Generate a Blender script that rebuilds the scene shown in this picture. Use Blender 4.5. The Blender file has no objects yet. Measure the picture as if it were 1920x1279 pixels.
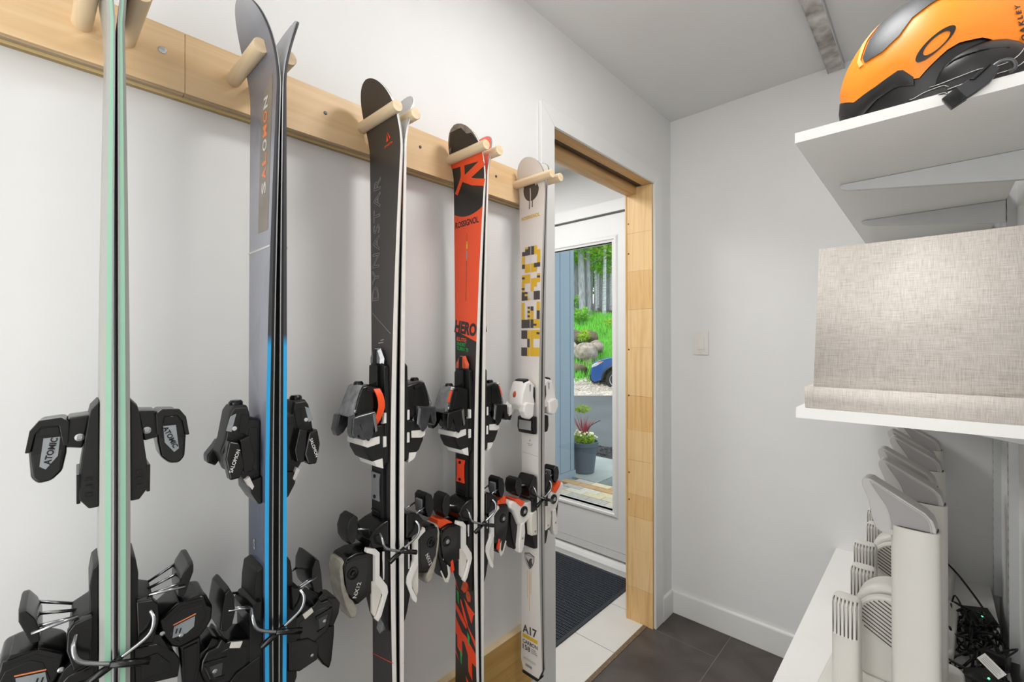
import bpy, bmesh, math, random
from mathutils import Vector, Matrix
random.seed(11)
S = bpy.context.scene
COL = S.collection
PI = math.pi

# ------------------------------------------------------------ camera
YAW, PIT, ROL = math.radians(42.95), math.radians(0.2), math.radians(-0.1)
CAM = Vector((1.0, 0.0, 1.386))
_cy, _sy = math.cos(YAW), math.sin(YAW)
F_ = Vector((-_sy*math.cos(PIT), _cy*math.cos(PIT), math.sin(PIT)))
R_ = Vector((_cy, _sy, 0)); U_ = R_.cross(F_)
R2 = R_*math.cos(ROL)+U_*math.sin(ROL); U2 = U_*math.cos(ROL)-R_*math.sin(ROL)
cd = bpy.data.cameras.new('camera'); cam = bpy.data.objects.new('camera', cd); COL.objects.link(cam)
cd.sensor_width = 36; cd.lens = 851.4/1920*36; cd.clip_start = .01; cd.clip_end = 300
mw = Matrix((R2, U2, -F_)).transposed().to_4x4(); mw.translation = CAM
cam.matrix_world = mw
S.camera = cam

# ------------------------------------------------------------ world, sun, lamps, exposure
wd = bpy.data.worlds.new('world'); S.world = wd; wd.use_nodes = True
bg = wd.node_tree.nodes['Background']; bg.inputs[0].default_value = (.90, .95, 1, 1); bg.inputs[1].default_value = 1.7
sd = bpy.data.lights.new('sun', 'SUN'); sd.energy = 2.2; sd.angle = math.radians(25); sd.color = (1, .96, .9)
sun = bpy.data.objects.new('sun', sd); COL.objects.link(sun); sun.rotation_euler = (math.radians(38), math.radians(-12), math.radians(15))

def area(name, loc, size, power, color=(1, .96, .91), rot=(0, 0, 0), sy=None):
    l = bpy.data.lights.new(name, 'AREA'); l.energy = power; l.color = color
    l.shape = 'RECTANGLE'; l.size = size; l.size_y = sy or size
    o = bpy.data.objects.new(name, l); COL.objects.link(o); o.location = loc; o.rotation_euler = rot
    return o
area('ceiling_lamp_closet', (.72, .95, 2.50), .28, 8.2, (1, .995, .985))
area('ceiling_fill_rear', (.75, -.45, 2.50), .6, 2.6, (1, .995, .985))  # unseen fill light added under the ceiling behind the camera
area('soft_fill_behind', (.70, -.87, 1.25), .8, 14, (1, .998, .992), (PI/2, 0, 0), 2.0)  # added soft light behind the camera to even out the room; no window there
area('hall_fill', (-1.0, 1.4, 2.50), .8, 28, (1, .995, .985))  # unseen area light added to brighten the hall

S.view_settings.view_transform = 'Standard'; S.view_settings.look = 'None'
S.view_settings.exposure = 0.12; S.view_settings.gamma = 1; S.view_settings.use_curve_mapping = False

# ------------------------------------------------------------ materials
def lin(h):
    h = h.lstrip('#'); c = [int(h[i:i+2], 16)/255 for i in (0, 2, 4)]
    return [x/12.92 if x <= .04045 else ((x+.055)/1.055)**2.4 for x in c]
class N:                                    # tiny node-tree helper
    def __init__(s, name):
        s.m = bpy.data.materials.new(name); s.m.use_nodes = True; s.t = s.m.node_tree
        s.b = s.t.nodes['Principled BSDF']; s.out = s.t.nodes['Material Output']
    def n(s, typ, **kw):
        x = s.t.nodes.new('ShaderNode'+typ)
        for k, v in kw.items():
            if k.startswith('i_'): x.inputs[k[2:].replace('_', ' ')].default_value = v
            else: setattr(x, k, v)
        return x
    def l(s, a, b): s.t.links.new(a, b)
    def coords(s, scale=(1, 1, 1), kind='Object', rot=(0, 0, 0)):
        tc = s.n('TexCoord'); mp = s.n('Mapping'); mp.inputs['Scale'].default_value = scale; mp.inputs['Rotation'].default_value = rot
        s.l(tc.outputs[kind], mp.inputs[0]); return mp.outputs[0]
    def ramp(s, fac, stops):
        r = s.n('ValToRGB'); e = r.color_ramp.elements
        while len(e) < len(stops): e.new(.5)
        for x, (p, c) in zip(e, stops): x.position = p; x.color = (*lin(c), 1) if isinstance(c, str) else (c, c, c, 1)
        s.l(fac, r.inputs[0]); return r.outputs[0]
    def bump(s, h, strength, dist=.001):
        b = s.n('Bump'); b.inputs['Strength'].default_value = strength; b.inputs['Distance'].default_value = dist
        s.l(h, b.inputs['Height']); s.l(b.outputs[0], s.b.inputs['Normal'])
def shade(h, k): return [min(1, x*k) for x in lin(h)]
def mat(name, hexc, rough=.5, metal=0, var=.06, scale=25, bump=0, bscale=None, coat=0, spec=.5, stretch=(1, 1, 1)):
    n = N(name); b = n.b
    co = n.coords(stretch)
    no = n.n('TexNoise'); no.inputs['Scale'].default_value = scale; no.inputs['Detail'].default_value = 4; n.l(co, no.inputs[0])
    r = n.n('ValToRGB'); e = r.color_ramp.elements
    e[0].position = .3; e[0].color = (*shade(hexc, 1-var), 1); e[1].position = .7; e[1].color = (*shade(hexc, 1+var), 1)
    n.l(no.outputs['Fac'], r.inputs[0]); n.l(r.outputs[0], b.inputs['Base Color'])
    b.inputs['Roughness'].default_value = rough; b.inputs['Metallic'].default_value = metal
    b.inputs['Coat Weight'].default_value = coat; b.inputs['Specular IOR Level'].default_value = spec
    if bump:
        n2 = n.n('TexNoise'); n2.inputs['Scale'].default_value = bscale or scale*4; n2.inputs['Detail'].default_value = 3; n.l(co, n2.inputs[0])
        n.bump(n2.outputs['Fac'], bump)
    return n.m
def wood(name, c1, c2, axis='y', scale=1, knots=0):
    n = N(name); st = {'x': (1.2, 22, 22), 'y': (22, 1.2, 22), 'z': (22, 22, 1.2)}[axis]
    co = n.coords(tuple(s*scale for s in st))
    no = n.n('TexNoise', ); no.inputs['Scale'].default_value = 1.6; no.inputs['Detail'].default_value = 6; no.inputs['Distortion'].default_value = .7; n.l(co, no.inputs[0])
    c = n.ramp(no.outputs['Fac'], [(.3, c2), (.55, c1), (.75, c2)])
    co2 = n.coords((3, 3, 3)); n2 = n.n('TexNoise'); n2.inputs['Scale'].default_value = 1.5; n.l(co2, n2.inputs[0])
    mx = n.n('Mix', data_type='RGBA', blend_type='MULTIPLY'); mx.inputs[0].default_value = .2
    n.l(c, mx.inputs[6]); n.l(n.ramp(n2.outputs['Fac'], [(.35, .82), (.65, 1.0)]), mx.inputs[7])
    n.l(mx.outputs[2], n.b.inputs['Base Color']); n.b.inputs['Roughness'].default_value = .45
    n.bump(no.outputs['Fac'], .08)
    return n.m
def zsplit(name, z0, lo, hi, rough=.35, soft=.004):          # two print colours along the length of a ski
    n = N(name); co = n.n('TexCoord'); sp = n.n('SeparateXYZ'); n.l(co.outputs['Object'], sp.inputs[0])
    mr = n.n('MapRange'); mr.inputs[1].default_value = z0-soft; mr.inputs[2].default_value = z0+soft; n.l(sp.outputs[2], mr.inputs[0])
    n.l(n.ramp(mr.outputs[0], [(0, lo), (1, hi)]), n.b.inputs['Base Color']); n.b.inputs['Roughness'].default_value = rough
    return n.m

M = {}
M['wall'] = mat('wall_paint', '#e5e5e4', .75, var=.012, scale=6, bump=.05, bscale=260)
M['ceiling'] = mat('ceiling_paint', '#dededc', .85, var=.012, scale=5, bump=.04, bscale=240)
M['trim'] = mat('trim_paint', '#e6e6e4', .42, var=.012, scale=10)
M['melamine'] = mat('white_melamine', '#efeeeb', .38, var=.012, scale=8)
M['grout'] = mat('dark_grout', '#77736f', .8)
M['grout_l'] = mat('light_grout', '#8d8a83', .8)
M['maple'] = wood('maple_board', '#e8c89c', '#dbb788', 'y')
M['maple_lit'] = wood('maple_lit', '#f6d796', '#ecc57c', 'y', 1.5)  # lightened wood: brightness of the rack's underside put into the colour
M['dowel'] = wood('dowel_wood', '#e6d0ad', '#d8bd95', 'x')
M['pine1'] = wood('pine_light', '#ecca95', '#dfb57c', 'z')
M['pine2'] = wood('pine_mid', '#e6bf85', '#d6a86a', 'z')
M['pine_y'] = wood('pine_header', '#dab37e', '#c79a62', 'y')
M['ply'] = wood('plywood_face', '#cfa763', '#be9350', 'y')
M['ply_top'] = mat('plywood_edge', '#e6cfa6', .6, stretch=(1, .1, 1))
M['knot'] = mat('knot', '#6b3a1c', .6)
M['steel'] = mat('steel', '#b9bbbd', .25, .95, var=.04)
M['chrome'] = mat('bright_wire', '#a9abae', .22, 1, var=.03)
M['darksteel'] = mat('dark_steel', '#5a5a5c', .35, .8)
M['black'] = mat('black_plastic', '#0a0a0a', .22, var=.15, scale=60)
M['black_m'] = mat('matt_black_plastic', '#0e0e0e', .42, var=.15, scale=60, bump=.05, bscale=400)
M['black_g'] = mat('gloss_black', '#0d0d0e', .12, var=.1)
M['baseblk'] = mat('ski_base_black', '#0c0b0b', .4, var=.1)
M['whitep'] = mat('white_plastic', '#e6e3de', .35, var=.02)
M['ivory'] = mat('ivory_plastic', '#d9d5ca', .4, var=.03)
M['greyp'] = mat('grey_plastic', '#7c7d7f', .4, var=.08)
M['silver'] = mat('silver_label', '#9aa0a4', .35, .5, var=.05)
M['orange'] = mat('orange_plastic', '#f4531f', .38, var=.04)
M['redor'] = mat('red_orange', '#e8431f', .35, var=.05)
M['yellow'] = mat('yellow_print', '#d9b02a', .4, var=.04)
M['green'] = mat('green_print', '#17a54a', .4, var=.04)
M['dgrey'] = mat('dark_grey_print', '#474340', .4, var=.05)
M['mgrey'] = mat('mid_grey_print', '#9b9a98', .4, var=.04)
M['lgrey'] = mat('light_grey_print', '#c9c6c2', .4, var=.03)
M['clear'] = mat('smoked_clear_plastic', '#8f9193', .12, .55, var=.25, scale=70)
M['smoke'] = mat('smoked_dark_plastic', '#3c3d40', .14, .3, var=.35, scale=60, coat=.5)
M['hazy'] = mat('hazy_clear_plastic', '#a8a497', .16, .15, var=.2, scale=50)
M['paleor'] = mat('faded_orange_print', '#dd7f4a', .4)
M['amber'] = mat('amber_plastic', '#c2491d', .15, var=.3, scale=60, coat=.5)

# ------------------------------------------------------------ object helpers
def link(o, parent=None):
    COL.objects.link(o)
    if parent: o.parent = parent
    return o
def tag(o, label=None, cat=None, group=None, kind=None):
    if label: o['label'] = label
    if cat: o['category'] = cat
    if group: o['group'] = group
    if kind: o['kind'] = kind
    return o
def thing(name, label, cat, loc=(0, 0, 0), rz=0, group=None):
    o = bpy.data.objects.new(name, None); o.empty_display_size = .05; link(o); o.location = loc; o.rotation_euler = (0, 0, rz)
    return tag(o, label, cat, group)
def fin(name, bm, m, parent=None, smooth=None, kind=None):
    if smooth is not None:
        for f in bm.faces: f.smooth = True
        for e in bm.edges:
            e.smooth = not (len(e.link_faces) == 2 and e.calc_face_angle(0) > math.radians(smooth))
    me = bpy.data.meshes.new(name); bm.to_mesh(me); bm.free()
    for x in (m if isinstance(m, list) else [m]): me.materials.append(M[x] if isinstance(x, str) else x)
    o = bpy.data.objects.new(name, me); link(o, parent)
    if smooth is not None and smooth <= 40:
        w = o.modifiers.new('wn', 'WEIGHTED_NORMAL'); w.keep_sharp = True; w.weight = 80
    if kind: o['kind'] = kind
    return o
def bevel(bm, r, seg=2, ang=30):
    es = [e for e in bm.edges if len(e.link_faces) == 2 and e.calc_face_angle(0) > math.radians(ang)]
    if es and r > 0: bmesh.ops.bevel(bm, geom=es, offset=r, segments=seg, affect='EDGES', clamp_overlap=True, profile=.5)
def B(): return bmesh.new()
def add_box(bm, a, b, mi=0):
    x0, y0, z0 = a; x1, y1, z1 = b
    v = [bm.verts.new(p) for p in ((x0, y0, z0), (x1, y0, z0), (x1, y1, z0), (x0, y1, z0), (x0, y0, z1), (x1, y0, z1), (x1, y1, z1), (x0, y1, z1))]
    for q in ((0, 3, 2, 1), (4, 5, 6, 7), (0, 1, 5, 4), (1, 2, 6, 5), (2, 3, 7, 6), (3, 0, 4, 7)):
        f = bm.faces.new([v[i] for i in q]); f.material_index = mi
def box(name, a, b, m, parent=None, r=.0, seg=2, kind=None):
    bm = B(); add_box(bm, a, b)
    if r: bevel(bm, r, seg)
    o = fin(name, bm, m, parent, 35 if r else None); 
    if kind: o['kind'] = kind
    return o
def add_slab(bm, loop, off, inset=.0, insetd=.0):
    """closed prism: loop = list of Vectors, off = Vector; ends drawn in by `inset` over `insetd` of the depth"""
    loop = [Vector(p) for p in loop]; c = sum(loop, Vector())/len(loop); off = Vector(off)
    rings = []
    if inset:
        lv = [(0, 1-inset), (insetd, 1), (1-insetd, 1), (1, 1-inset)]
    else: lv = [(0, 1), (1, 1)]
    for t, s in lv: rings.append([bm.verts.new(c+(p-c)*s+off*t) for p in loop])
    n = len(loop); fs = []
    for r0, r1 in zip(rings, rings[1:]):
        for i in range(n): fs.append(bm.faces.new((r0[i], r0[(i+1) % n], r1[(i+1) % n], r1[i])))
    fs.append(bm.faces.new(rings[0][::-1])); fs.append(bm.faces.new(rings[-1]))
    bmesh.ops.recalc_face_normals(bm, faces=fs)
def slab(name, loop, off, m, parent=None, r=.0, seg=2, inset=0, insetd=.2):
    bm = B(); add_slab(bm, loop, off, inset, insetd); bevel(bm, r, seg)
    return fin(name, bm, m, parent, 40)
def add_tube(bm, pts, rad, k=8, closed=False):
    pts = [Vector(p) for p in pts]; n = len(pts); rads = rad if isinstance(rad, (list, tuple)) else [rad]*n
    rings = []; up = None
    for i, p in enumerate(pts):
        if closed: d = (pts[(i+1) % n]-pts[i-1])
        else: d = pts[min(i+1, n-1)]-pts[max(i-1, 0)]
        d.normalize()
        if up is None: up = d.orthogonal().normalized()
        up = (up-d*up.dot(d)); up = up.normalized() if up.length > 1e-6 else d.orthogonal().normalized()
        w = d.cross(up)
        rings.append([bm.verts.new(p+(up*math.cos(a)+w*math.sin(a))*rads[i]) for a in [2*PI*j/k for j in range(k)]])
    for i in range(n if closed else n-1):
        a, b = rings[i], rings[(i+1) % n]
        for j in range(k): bm.faces.new((a[j], a[(j+1) % k], b[(j+1) % k], b[j]))
    if not closed: bm.faces.new(rings[0][::-1]); bm.faces.new(rings[-1])
def tube(name, pts, rad, m, parent=None, k=8, closed=False):
    bm = B(); add_tube(bm, pts, rad, k, closed); return fin(name, bm, m, parent, 50)
def curve(pts, sub=6):                       # Catmull-Rom through points
    P = [Vector(p) for p in pts]; out = []
    for i in range(len(P)-1):
        a, b, c, d = P[max(i-1, 0)], P[i], P[i+1], P[min(i+2, len(P)-1)]
        for j in range(sub):
            t = j/sub
            out.append(.5*((2*b)+(c-a)*t+(2*a-5*b+4*c-d)*t*t+(3*b-a-3*c+d)*t**3))
    out.append(P[-1]); return out
def add_lathe(bm, prof, c, ax='z', k=24):
    """prof = [(r, h)...] spun about an axis through c"""
    c = Vector(c); rings = []
    for r, h in prof:
        ring = []
        for j in range(k):
            a = 2*PI*j/k; x, y = r*math.cos(a), r*math.sin(a)
            v = {'z': (x, y, h), 'x': (h, x, y), 'y': (x, h, y)}[ax]
            ring.append(bm.verts.new(c+Vector(v)))
        rings.append(ring)
    fs = []
    for a, b in zip(rings, rings[1:]):
        for j in range(k): fs.append(bm.faces.new((a[j], a[(j+1) % k], b[(j+1) % k], b[j])))
    fs.append(bm.faces.new(rings[0][::-1])); fs.append(bm.faces.new(rings[-1]))
    bmesh.ops.recalc_face_normals(bm, faces=fs)
def lathe(name, prof, c, m, parent=None, ax='z', k=24):
    bm = B(); add_lathe(bm, prof, c, ax, k); return fin(name, bm, m, parent, 35)
def add_sphere(bm, c, r, u=16, v=10):
    mt = Matrix.Translation(c) @ Matrix.Diagonal((*(r if isinstance(r, (tuple, list)) else (r, r, r)), 1))
    bmesh.ops.create_uvsphere(bm, u_segments=u, v_segments=v, radius=1, matrix=mt)

# flat print: 2-D artwork (text or polygons) cut into strips and mapped on a surface
def text_bm(s, size, bold=0, outline=0, spacing=1.0):
    c = bpy.data.curves.new('t', 'FONT'); c.body = s; c.size = size; c.align_x = 'CENTER'; c.align_y = 'CENTER'; c.space_character = spacing
    c.resolution_u = 3; c.offset = bold
    if outline: c.fill_mode = 'NONE'; c.bevel_depth = outline; c.bevel_resolution = 0; c.resolution_u = 2
    o = bpy.data.objects.new('t', c); COL.objects.link(o)
    dg = bpy.context.evaluated_depsgraph_get(); me = bpy.data.meshes.new_from_object(o.evaluated_get(dg))
    bm = B(); bm.from_mesh(me); bpy.data.objects.remove(o); bpy.data.meshes.remove(me); bpy.data.curves.remove(c)
    return bm
def poly_bm(polys):
    bm = B()
    for p in polys:
        vs = [bm.verts.new((q[0], q[1], 0)) for q in p]; bm.faces.new(vs)
    bmesh.ops.triangulate(bm, faces=bm.faces[:])
    return bm
def fit_bm(bm, w=None, h=None):              # scale artwork to a width and/or height about its centre
    xs = [v.co.x for v in bm.verts]; ys = [v.co.y for v in bm.verts]
    cx, cy_ = (min(xs)+max(xs))/2, (min(ys)+max(ys))/2
    sx = w/(max(xs)-min(xs)) if w else None; sy = h/(max(ys)-min(ys)) if h else None
    sx = sx or sy; sy = sy or sx
    for v in bm.verts: v.co.x = (v.co.x-cx)*sx; v.co.y = (v.co.y-cy_)*sy
    return bm
def xf(bm, rot=0, at=(0, 0), shear=0):
    c, s = math.cos(rot), math.sin(rot)
    for v in bm.verts:
        x, y = v.co.x+shear*v.co.y, v.co.y
        v.co.x, v.co.y = x*c-y*s+at[0], x*s+y*c+at[1]
    return bm
def cut(bm, step, axis=1):
    vals = [v.co[axis] for v in bm.verts]
    if not vals: return bm
    k = math.ceil(min(vals)/step)
    while k*step < max(vals):
        no = [0, 0, 0]; no[axis] = 1; co = [0, 0, 0]; co[axis] = k*step
        bmesh.ops.bisect_plane(bm, geom=bm.verts[:]+bm.edges[:]+bm.faces[:], plane_co=co, plane_no=no); k += 1
    return bm
def mapbm(name, bm, fn, m, parent):
    for v in bm.verts: v.co = fn(v.co.x, v.co.y, v.co.z)
    return fin(name, bm, m, parent)

# ------------------------------------------------------------ room shell
W, YB, YF, ZC = 1.16, 2.283, -.9, 2.528
OY0, OY1, OZ = 1.286, 2.069, 2.156          # doorway in the left wall
WT = .13
def struct(o): o['kind'] = 'structure'; return o
bm = B()
add_box(bm, (-WT, YF, 0), (0, OY0-.02, ZC)); add_box(bm, (-WT, OY0-.02, OZ+.02), (0, OY1+.02, ZC)); add_box(bm, (-WT, OY1+.02, 0), (0, YB+.17, ZC))
wl = struct(fin('wall_left', bm, 'wall'))
struct(box('wall_back', (0, YB, 0), (W+.1, YB+.17, ZC), 'wall'))
struct(box('wall_right', (W, YF, 0), (W+.1, YB, ZC), 'wall'))
struct(box('wall_front', (-2.7, YF-.1, 0), (W+.1, YF, ZC), 'wall'))
struct(box('ceiling', (-2.7, YF-.1, ZC), (W+.1, YB+.27, ZC+.1), 'ceiling'))
# floor: dark tiles in the closet, pale tiles in the hall, each a part on its bed
n = N('dark_tile'); co = n.coords((1, 1, 1))
no = n.n('TexNoise'); no.inputs['Scale'].default_value = 5; no.inputs['Detail'].default_value = 8; no.inputs['Distortion'].default_value = 1.2; n.l(co, no.inputs[0])
n.l(n.ramp(no.outputs['Fac'], [(.3, '#3d3734'), (.5, '#4a4441'), (.7, '#544d49')]), n.b.inputs['Base Color'])
n.b.inputs['Roughness'].default_value = .42; n.bump(no.outputs['Fac'], .1); M['tile_d'] = n.m
M['tile_w'] = mat('white_tile', '#d6d3cd', .3, var=.03, scale=7, bump=.03)
bm = B(); add_box(bm, (-2.7, YF, -.06), (W, YB+.17, -.0006))
floor = struct(fin('floor', bm, 'grout'))
gx = .0015
def tile(x0, y0, x1, y1, m, z=0.0): 
    bm = B(); add_box(bm, (x0+gx, y0+gx, -.012), (x1-gx, y1-gx, z)); bevel(bm, .0008, 1)
    return fin('tile', bm, m, floor)
cols = [(-.03, .293, 2.075), (.293, .62, 1.77), (.62, .947, 2.075), (.947, 1.16, 1.77)]
for x0, x1, yj in cols:
    ys = [yj+.61, yj, yj-.61, yj-1.22, yj-1.83, yj-2.44]
    for a, b in zip(ys[1:], ys):
        a, b = max(a, YF), min(b, YB)
        if x0 < 0: a = max(a, OY0-.3)
        if b-a > .02:
            if x0 < 0 and b > OY1+.02: # part under the doorway stops at the jamb
                tile(0, a, x1, b, 'tile_d')
            elif x0 < 0: tile(x0, a, x1, b, 'tile_d')
            else: tile(x0, a, x1, b, 'tile_d')
yy = [2.127-.33*k for k in range(-1, 7)]
for k in range(8):
    x1 = -.05-.33*k; x0 = x1-.33
    for a, b in zip(yy[1:], yy):
        tile(x0, a, x1, min(b, YB+.165), 'tile_w')
struct(box('trim_1', (-.05, OY0, -.01), (-.03, OY1, .003), mat('threshold_strip', '#6d5b45', .6, var=.3, scale=90)))

# doorway lining: finger-jointed pine blocks, header with pocket track
jamb = struct(box('trim_2', (-WT-.004, OY1+.004, 0), (-.001, OY1+.02, OZ), 'pine1'))
zs = [0, .17, .36, .52, .63, .80, .95, 1.12, 1.36, 1.55, 1.74, 1.93, OZ-.001]
for i, (a, b) in enumerate(zip(zs, zs[1:])):
    nm = B(); add_box(nm, (-WT-.004, OY1-.001-.0006*(i % 2), a+.0003), (0.0, OY1+.004, b-.0003))
    fin('jamb_block', nm, 'pine1' if i % 3 else 'pine2', jamb)
bm = B(); add_box(bm, (-WT-.012, OY1-.004, 0), (-WT-.004, OY1+.02, OZ)); fin('jamb_stop', bm, 'pine2', jamb)
for z in (1.98, 1.83, 1.35, 1.12, .735, .60):
    lathe('knot', [(.0045, 0), (.004, .0006), (.001, .0008)], (-.124, OY1-.0018, z), 'knot', jamb, 'y', 8)
hd = struct(box('trim_3', (-WT, OY0, OZ+.012), (-.001, OY1+.004, OZ+.02), 'pine_y'))
box('header_strip', (-.048, OY0, OZ), (-.001, OY1, OZ+.012), 'pine_y', hd, .001, 1)
box('header_strip', (-WT-.004, OY0, OZ-.035), (-.082, OY1, OZ+.012), 'pine_y', hd, .001, 1)
box('pocket_track', (-.075, OY0, OZ+.004), (-.055, OY1, OZ+.0125), 'darksteel', hd)
struct(box('trim_4', (-WT, OY0-.02, 0), (-.001, OY0, OZ), 'pine1'))
# white casing around the doorway, mitred at the top corners
def prism_x(name, pts, x0, x1, m, parent=None, r=.0015): return slab(name, [(x0, y, z) for y, z in pts], (x1-x0, 0, 0), m, parent, r, 1)
cw = .077; tz = OZ+.066
struct(prism_x('trim_5', [(OY0-cw, 0), (OY0, 0), (OY0, OZ), (OY0-cw, tz)], 0, .013, 'trim'))
struct(prism_x('trim_6', [(OY0+.001, OZ+.0005), (OY1+.012, OZ+.0005), (OY1+.012+cw, tz), (OY0-cw+.001, tz)], 0, .0115, 'trim'))
struct(prism_x('trim_7', [(OY1+.008, 0), (OY1+.012+cw, 0), (OY1+.012+cw, tz-.001), (OY1+.008, OZ)], 0, .0125, 'trim'))
bb = [(0, 0), (.014, 0), (.014, .104), (.010, .112), (0, .114)]
struct(slab('baseboard_back', [(0.0, YB-a, z) for a, z in bb], (W, 0, 0), 'trim', None, .001, 1))
struct(slab('baseboard_left', [(a, OY1+.012+cw, z) for a, z in bb], (0, YB-.0145-OY1-.012-cw, 0), 'trim', None, .001, 1))
struct(slab('baseboard_right', [(W-a, YF, z) for a, z in bb], (0, YB-YF-.015, 0), 'trim', None, .001, 1))

# hall: outer walls and the glazed entrance door
YD = 2.45
GX0, GX1, GZ0, GZ1 = -1.0, -.447, .355, 2.003
DX0, DX1, DZ1 = -1.18, -.262, 2.172
bm = B()
add_box(bm, (-2.7, YD, 0), (DX0-.03, YD+.17, ZC)); add_box(bm, (DX1+.03, YD, 0), (.0, YD+.17, ZC)); add_box(bm, (DX0-.03, YD, DZ1+.01), (DX1+.03, YD+.17, ZC))
struct(fin('wall_entrance', bm, 'wall'))
struct(box('wall_hall', (-2.8, YF-.1, 0), (-2.7, YD+.17, ZC), 'wall'))
door = bpy.data.objects.new('door_1', None); link(door); struct(door)
bm = B()
for a, b in (((DX0, .07), (GX0, DZ1)), ((GX1, .07), (DX1, DZ1)), ((GX0, .07), (GX1, GZ0)), ((GX0, GZ1), (GX1, DZ1))):
    add_box(bm, (a[0], YD+.005, a[1]), (b[0], YD+.05, b[1]))
bmesh.ops.remove_doubles(bm, verts=bm.verts, dist=1e-5)
fin('door_panel', bm, 'trim', door)
mp = [(0, 0), (.012, .002), (.018, .008), (.03, .008), (.036, .004), (.042, 0)]   # glazing bead profile: outwards, height
def bead(x0, z0, x1, z1):
    bm = B(); rings = []
    for o, h in mp:
        y = YD+.005-h
        rings.append([bm.verts.new(p) for p in ((x0-o, y, z0-o), (x1+o, y, z0-o), (x1+o, y, z1+o), (x0-o, y, z1+o))])
    for a, b in zip(rings, rings[1:]):
        for i in range(4): bm.faces.new((a[i], a[(i+1) % 4], b[(i+1) % 4], b[i]))
    inner = [bm.verts.new(v.co+Vector((0, .03, 0))) for v in rings[0]]
    for i in range(4): bm.faces.new((rings[0][(i+1) % 4], rings[0][i], inner[i], inner[(i+1) % 4]))
    bmesh.ops.recalc_face_normals(bm, faces=bm.faces)
    return fin('glazing_bead', bm, 'trim', door)
bead(GX0, GZ0, GX1, GZ1)
n = N('window_glass'); tr = n.n('BsdfTransparent'); gl = n.n('BsdfGlossy'); gl.inputs['Roughness'].default_value = .02
mx = n.n('MixShader'); fr = n.n('Fresnel'); fr.inputs['IOR'].default_value = 1.35
tr.inputs[0].default_value = (.96, .98, .98, 1); n.l(fr.outputs[0], mx.inputs[0]); n.l(tr.outputs[0], mx.inputs[1]); n.l(gl.outputs[0], mx.inputs[2]); n.l(mx.outputs[0], n.out.inputs[0]); M['glass'] = n.m
box('glass_pane', (GX0-.004, YD+.02, GZ0-.004), (GX1+.004, YD+.026, GZ1+.004), 'glass', door)
box('door_sweep', (DX0, YD-.004, .072), (DX1, YD+.005, .115), 'trim', door, .003)
struct(slab('trim_8', [(DX0-.03, YD-a, z) for a, z in ((-.05, 0), (.035, 0), (.035, .03), (.02, .052), (-.05, .066))], (DX1-DX0+.06, 0, 0), 'trim', None, .002, 1))
struct(box('trim_9', (DX0-.1, YD-.018, DZ1+.008), (DX1+.1, YD, DZ1+.078), 'trim', None, .002))
struct(box('trim_10', (DX1+.01, YD-.018, .0), (DX1+.1, YD, DZ1+.008), 'trim', None, .002))
struct(box('trim_11', (DX0-.1, YD-.018, .0), (DX0-.01, YD, DZ1+.008), 'trim', None, .002))

# ribbed entrance mat
n = N('mat_ribs'); co = n.coords((1, 1, 1))
wv = n.n('TexWave', wave_type='BANDS', bands_direction='X'); wv.inputs['Scale'].default_value = 32; wv.inputs['Distortion'].default_value = .6; n.l(co, wv.inputs[0])
no = n.n('TexNoise'); no.inputs['Scale'].default_value = 220; n.l(co, no.inputs[0])
ma = n.n('Math', operation='MULTIPLY'); n.l(wv.outputs['Fac'], ma.inputs[0]); n.l(no.outputs['Fac'], ma.inputs[1])
n.l(n.ramp(ma.outputs[0], [(.08, '#16181c'), (.35, '#2d333c'), (.65, '#5a6470')]), n.b.inputs['Base Color']); n.b.inputs['Roughness'].default_value = .9
n.bump(ma.outputs[0], .8, .004); M['matrib'] = n.m
dm = thing('door_mat', 'dark blue-grey ribbed mat on the white hall tiles before the glazed door', 'mat', (-.8, 1.7, 0))
box('mat_border', (-.55, -.8, .0005), (.536, .7, .006), mat('mat_rubber', '#2c3138', .6), dm, .002)
def ribs():
    bm = B(); k = 0
    for i in range(70):
        y = -.785+i*.021
        add_box(bm, (-.53, y, .005), (.516, y+.014, .0095))
    return bm
o = fin('ribbed_pile', ribs(), 'matrib', dm); o['kind'] = 'stuff'

# light switch
sw = thing('light_switch', 'white rocker light switch plate on the grey-white back wall', 'light switch', (.1535, YB, 1.383))
box('wall_plate', (-.036, -.006, -.058), (.036, 0, .058), 'whitep', sw, .003)
box('rocker', (-.0165, -.010, -.033), (.0165, -.005, .033), 'whitep', sw, .002)
for z in (-.048, .048): lathe('screw', [(.003, 0), (.003, -.0015), (.001, -.002)], (0, -.006, z), 'whitep', sw, 'y', 10)

# metal channel on the ceiling
ch = thing('ceiling_channel', 'mottled shiny metal channel fixed along the ceiling above the shelves', 'channel', (.707, 1.2, ZC))
n = N('mottled_metal'); co = n.coords((1, 1, 1)); no = n.n('TexNoise'); no.inputs['Scale'].default_value = 14; no.inputs['Detail'].default_value = 5; n.l(co, no.inputs[0])
n.l(n.ramp(no.outputs['Fac'], [(.35, '#8a847b'), (.5, '#b9b6b0'), (.65, '#d8d7d3')]), n.b.inputs['Base Color']); n.b.inputs['Metallic'].default_value = .9; n.b.inputs['Roughness'].default_value = .28; n.bump(no.outputs['Fac'], .3); M['mottle'] = n.m
box('channel_web', (-.026, 0, -.024), (.026, 1.08, -.021), 'mottle', ch)
box('channel_flange', (-.029, 0, -.026), (-.026, 1.08, 0), 'steel', ch)
box('channel_flange', (.026, 0, -.026), (.029, 1.08, 0), 'steel', ch)

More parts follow.
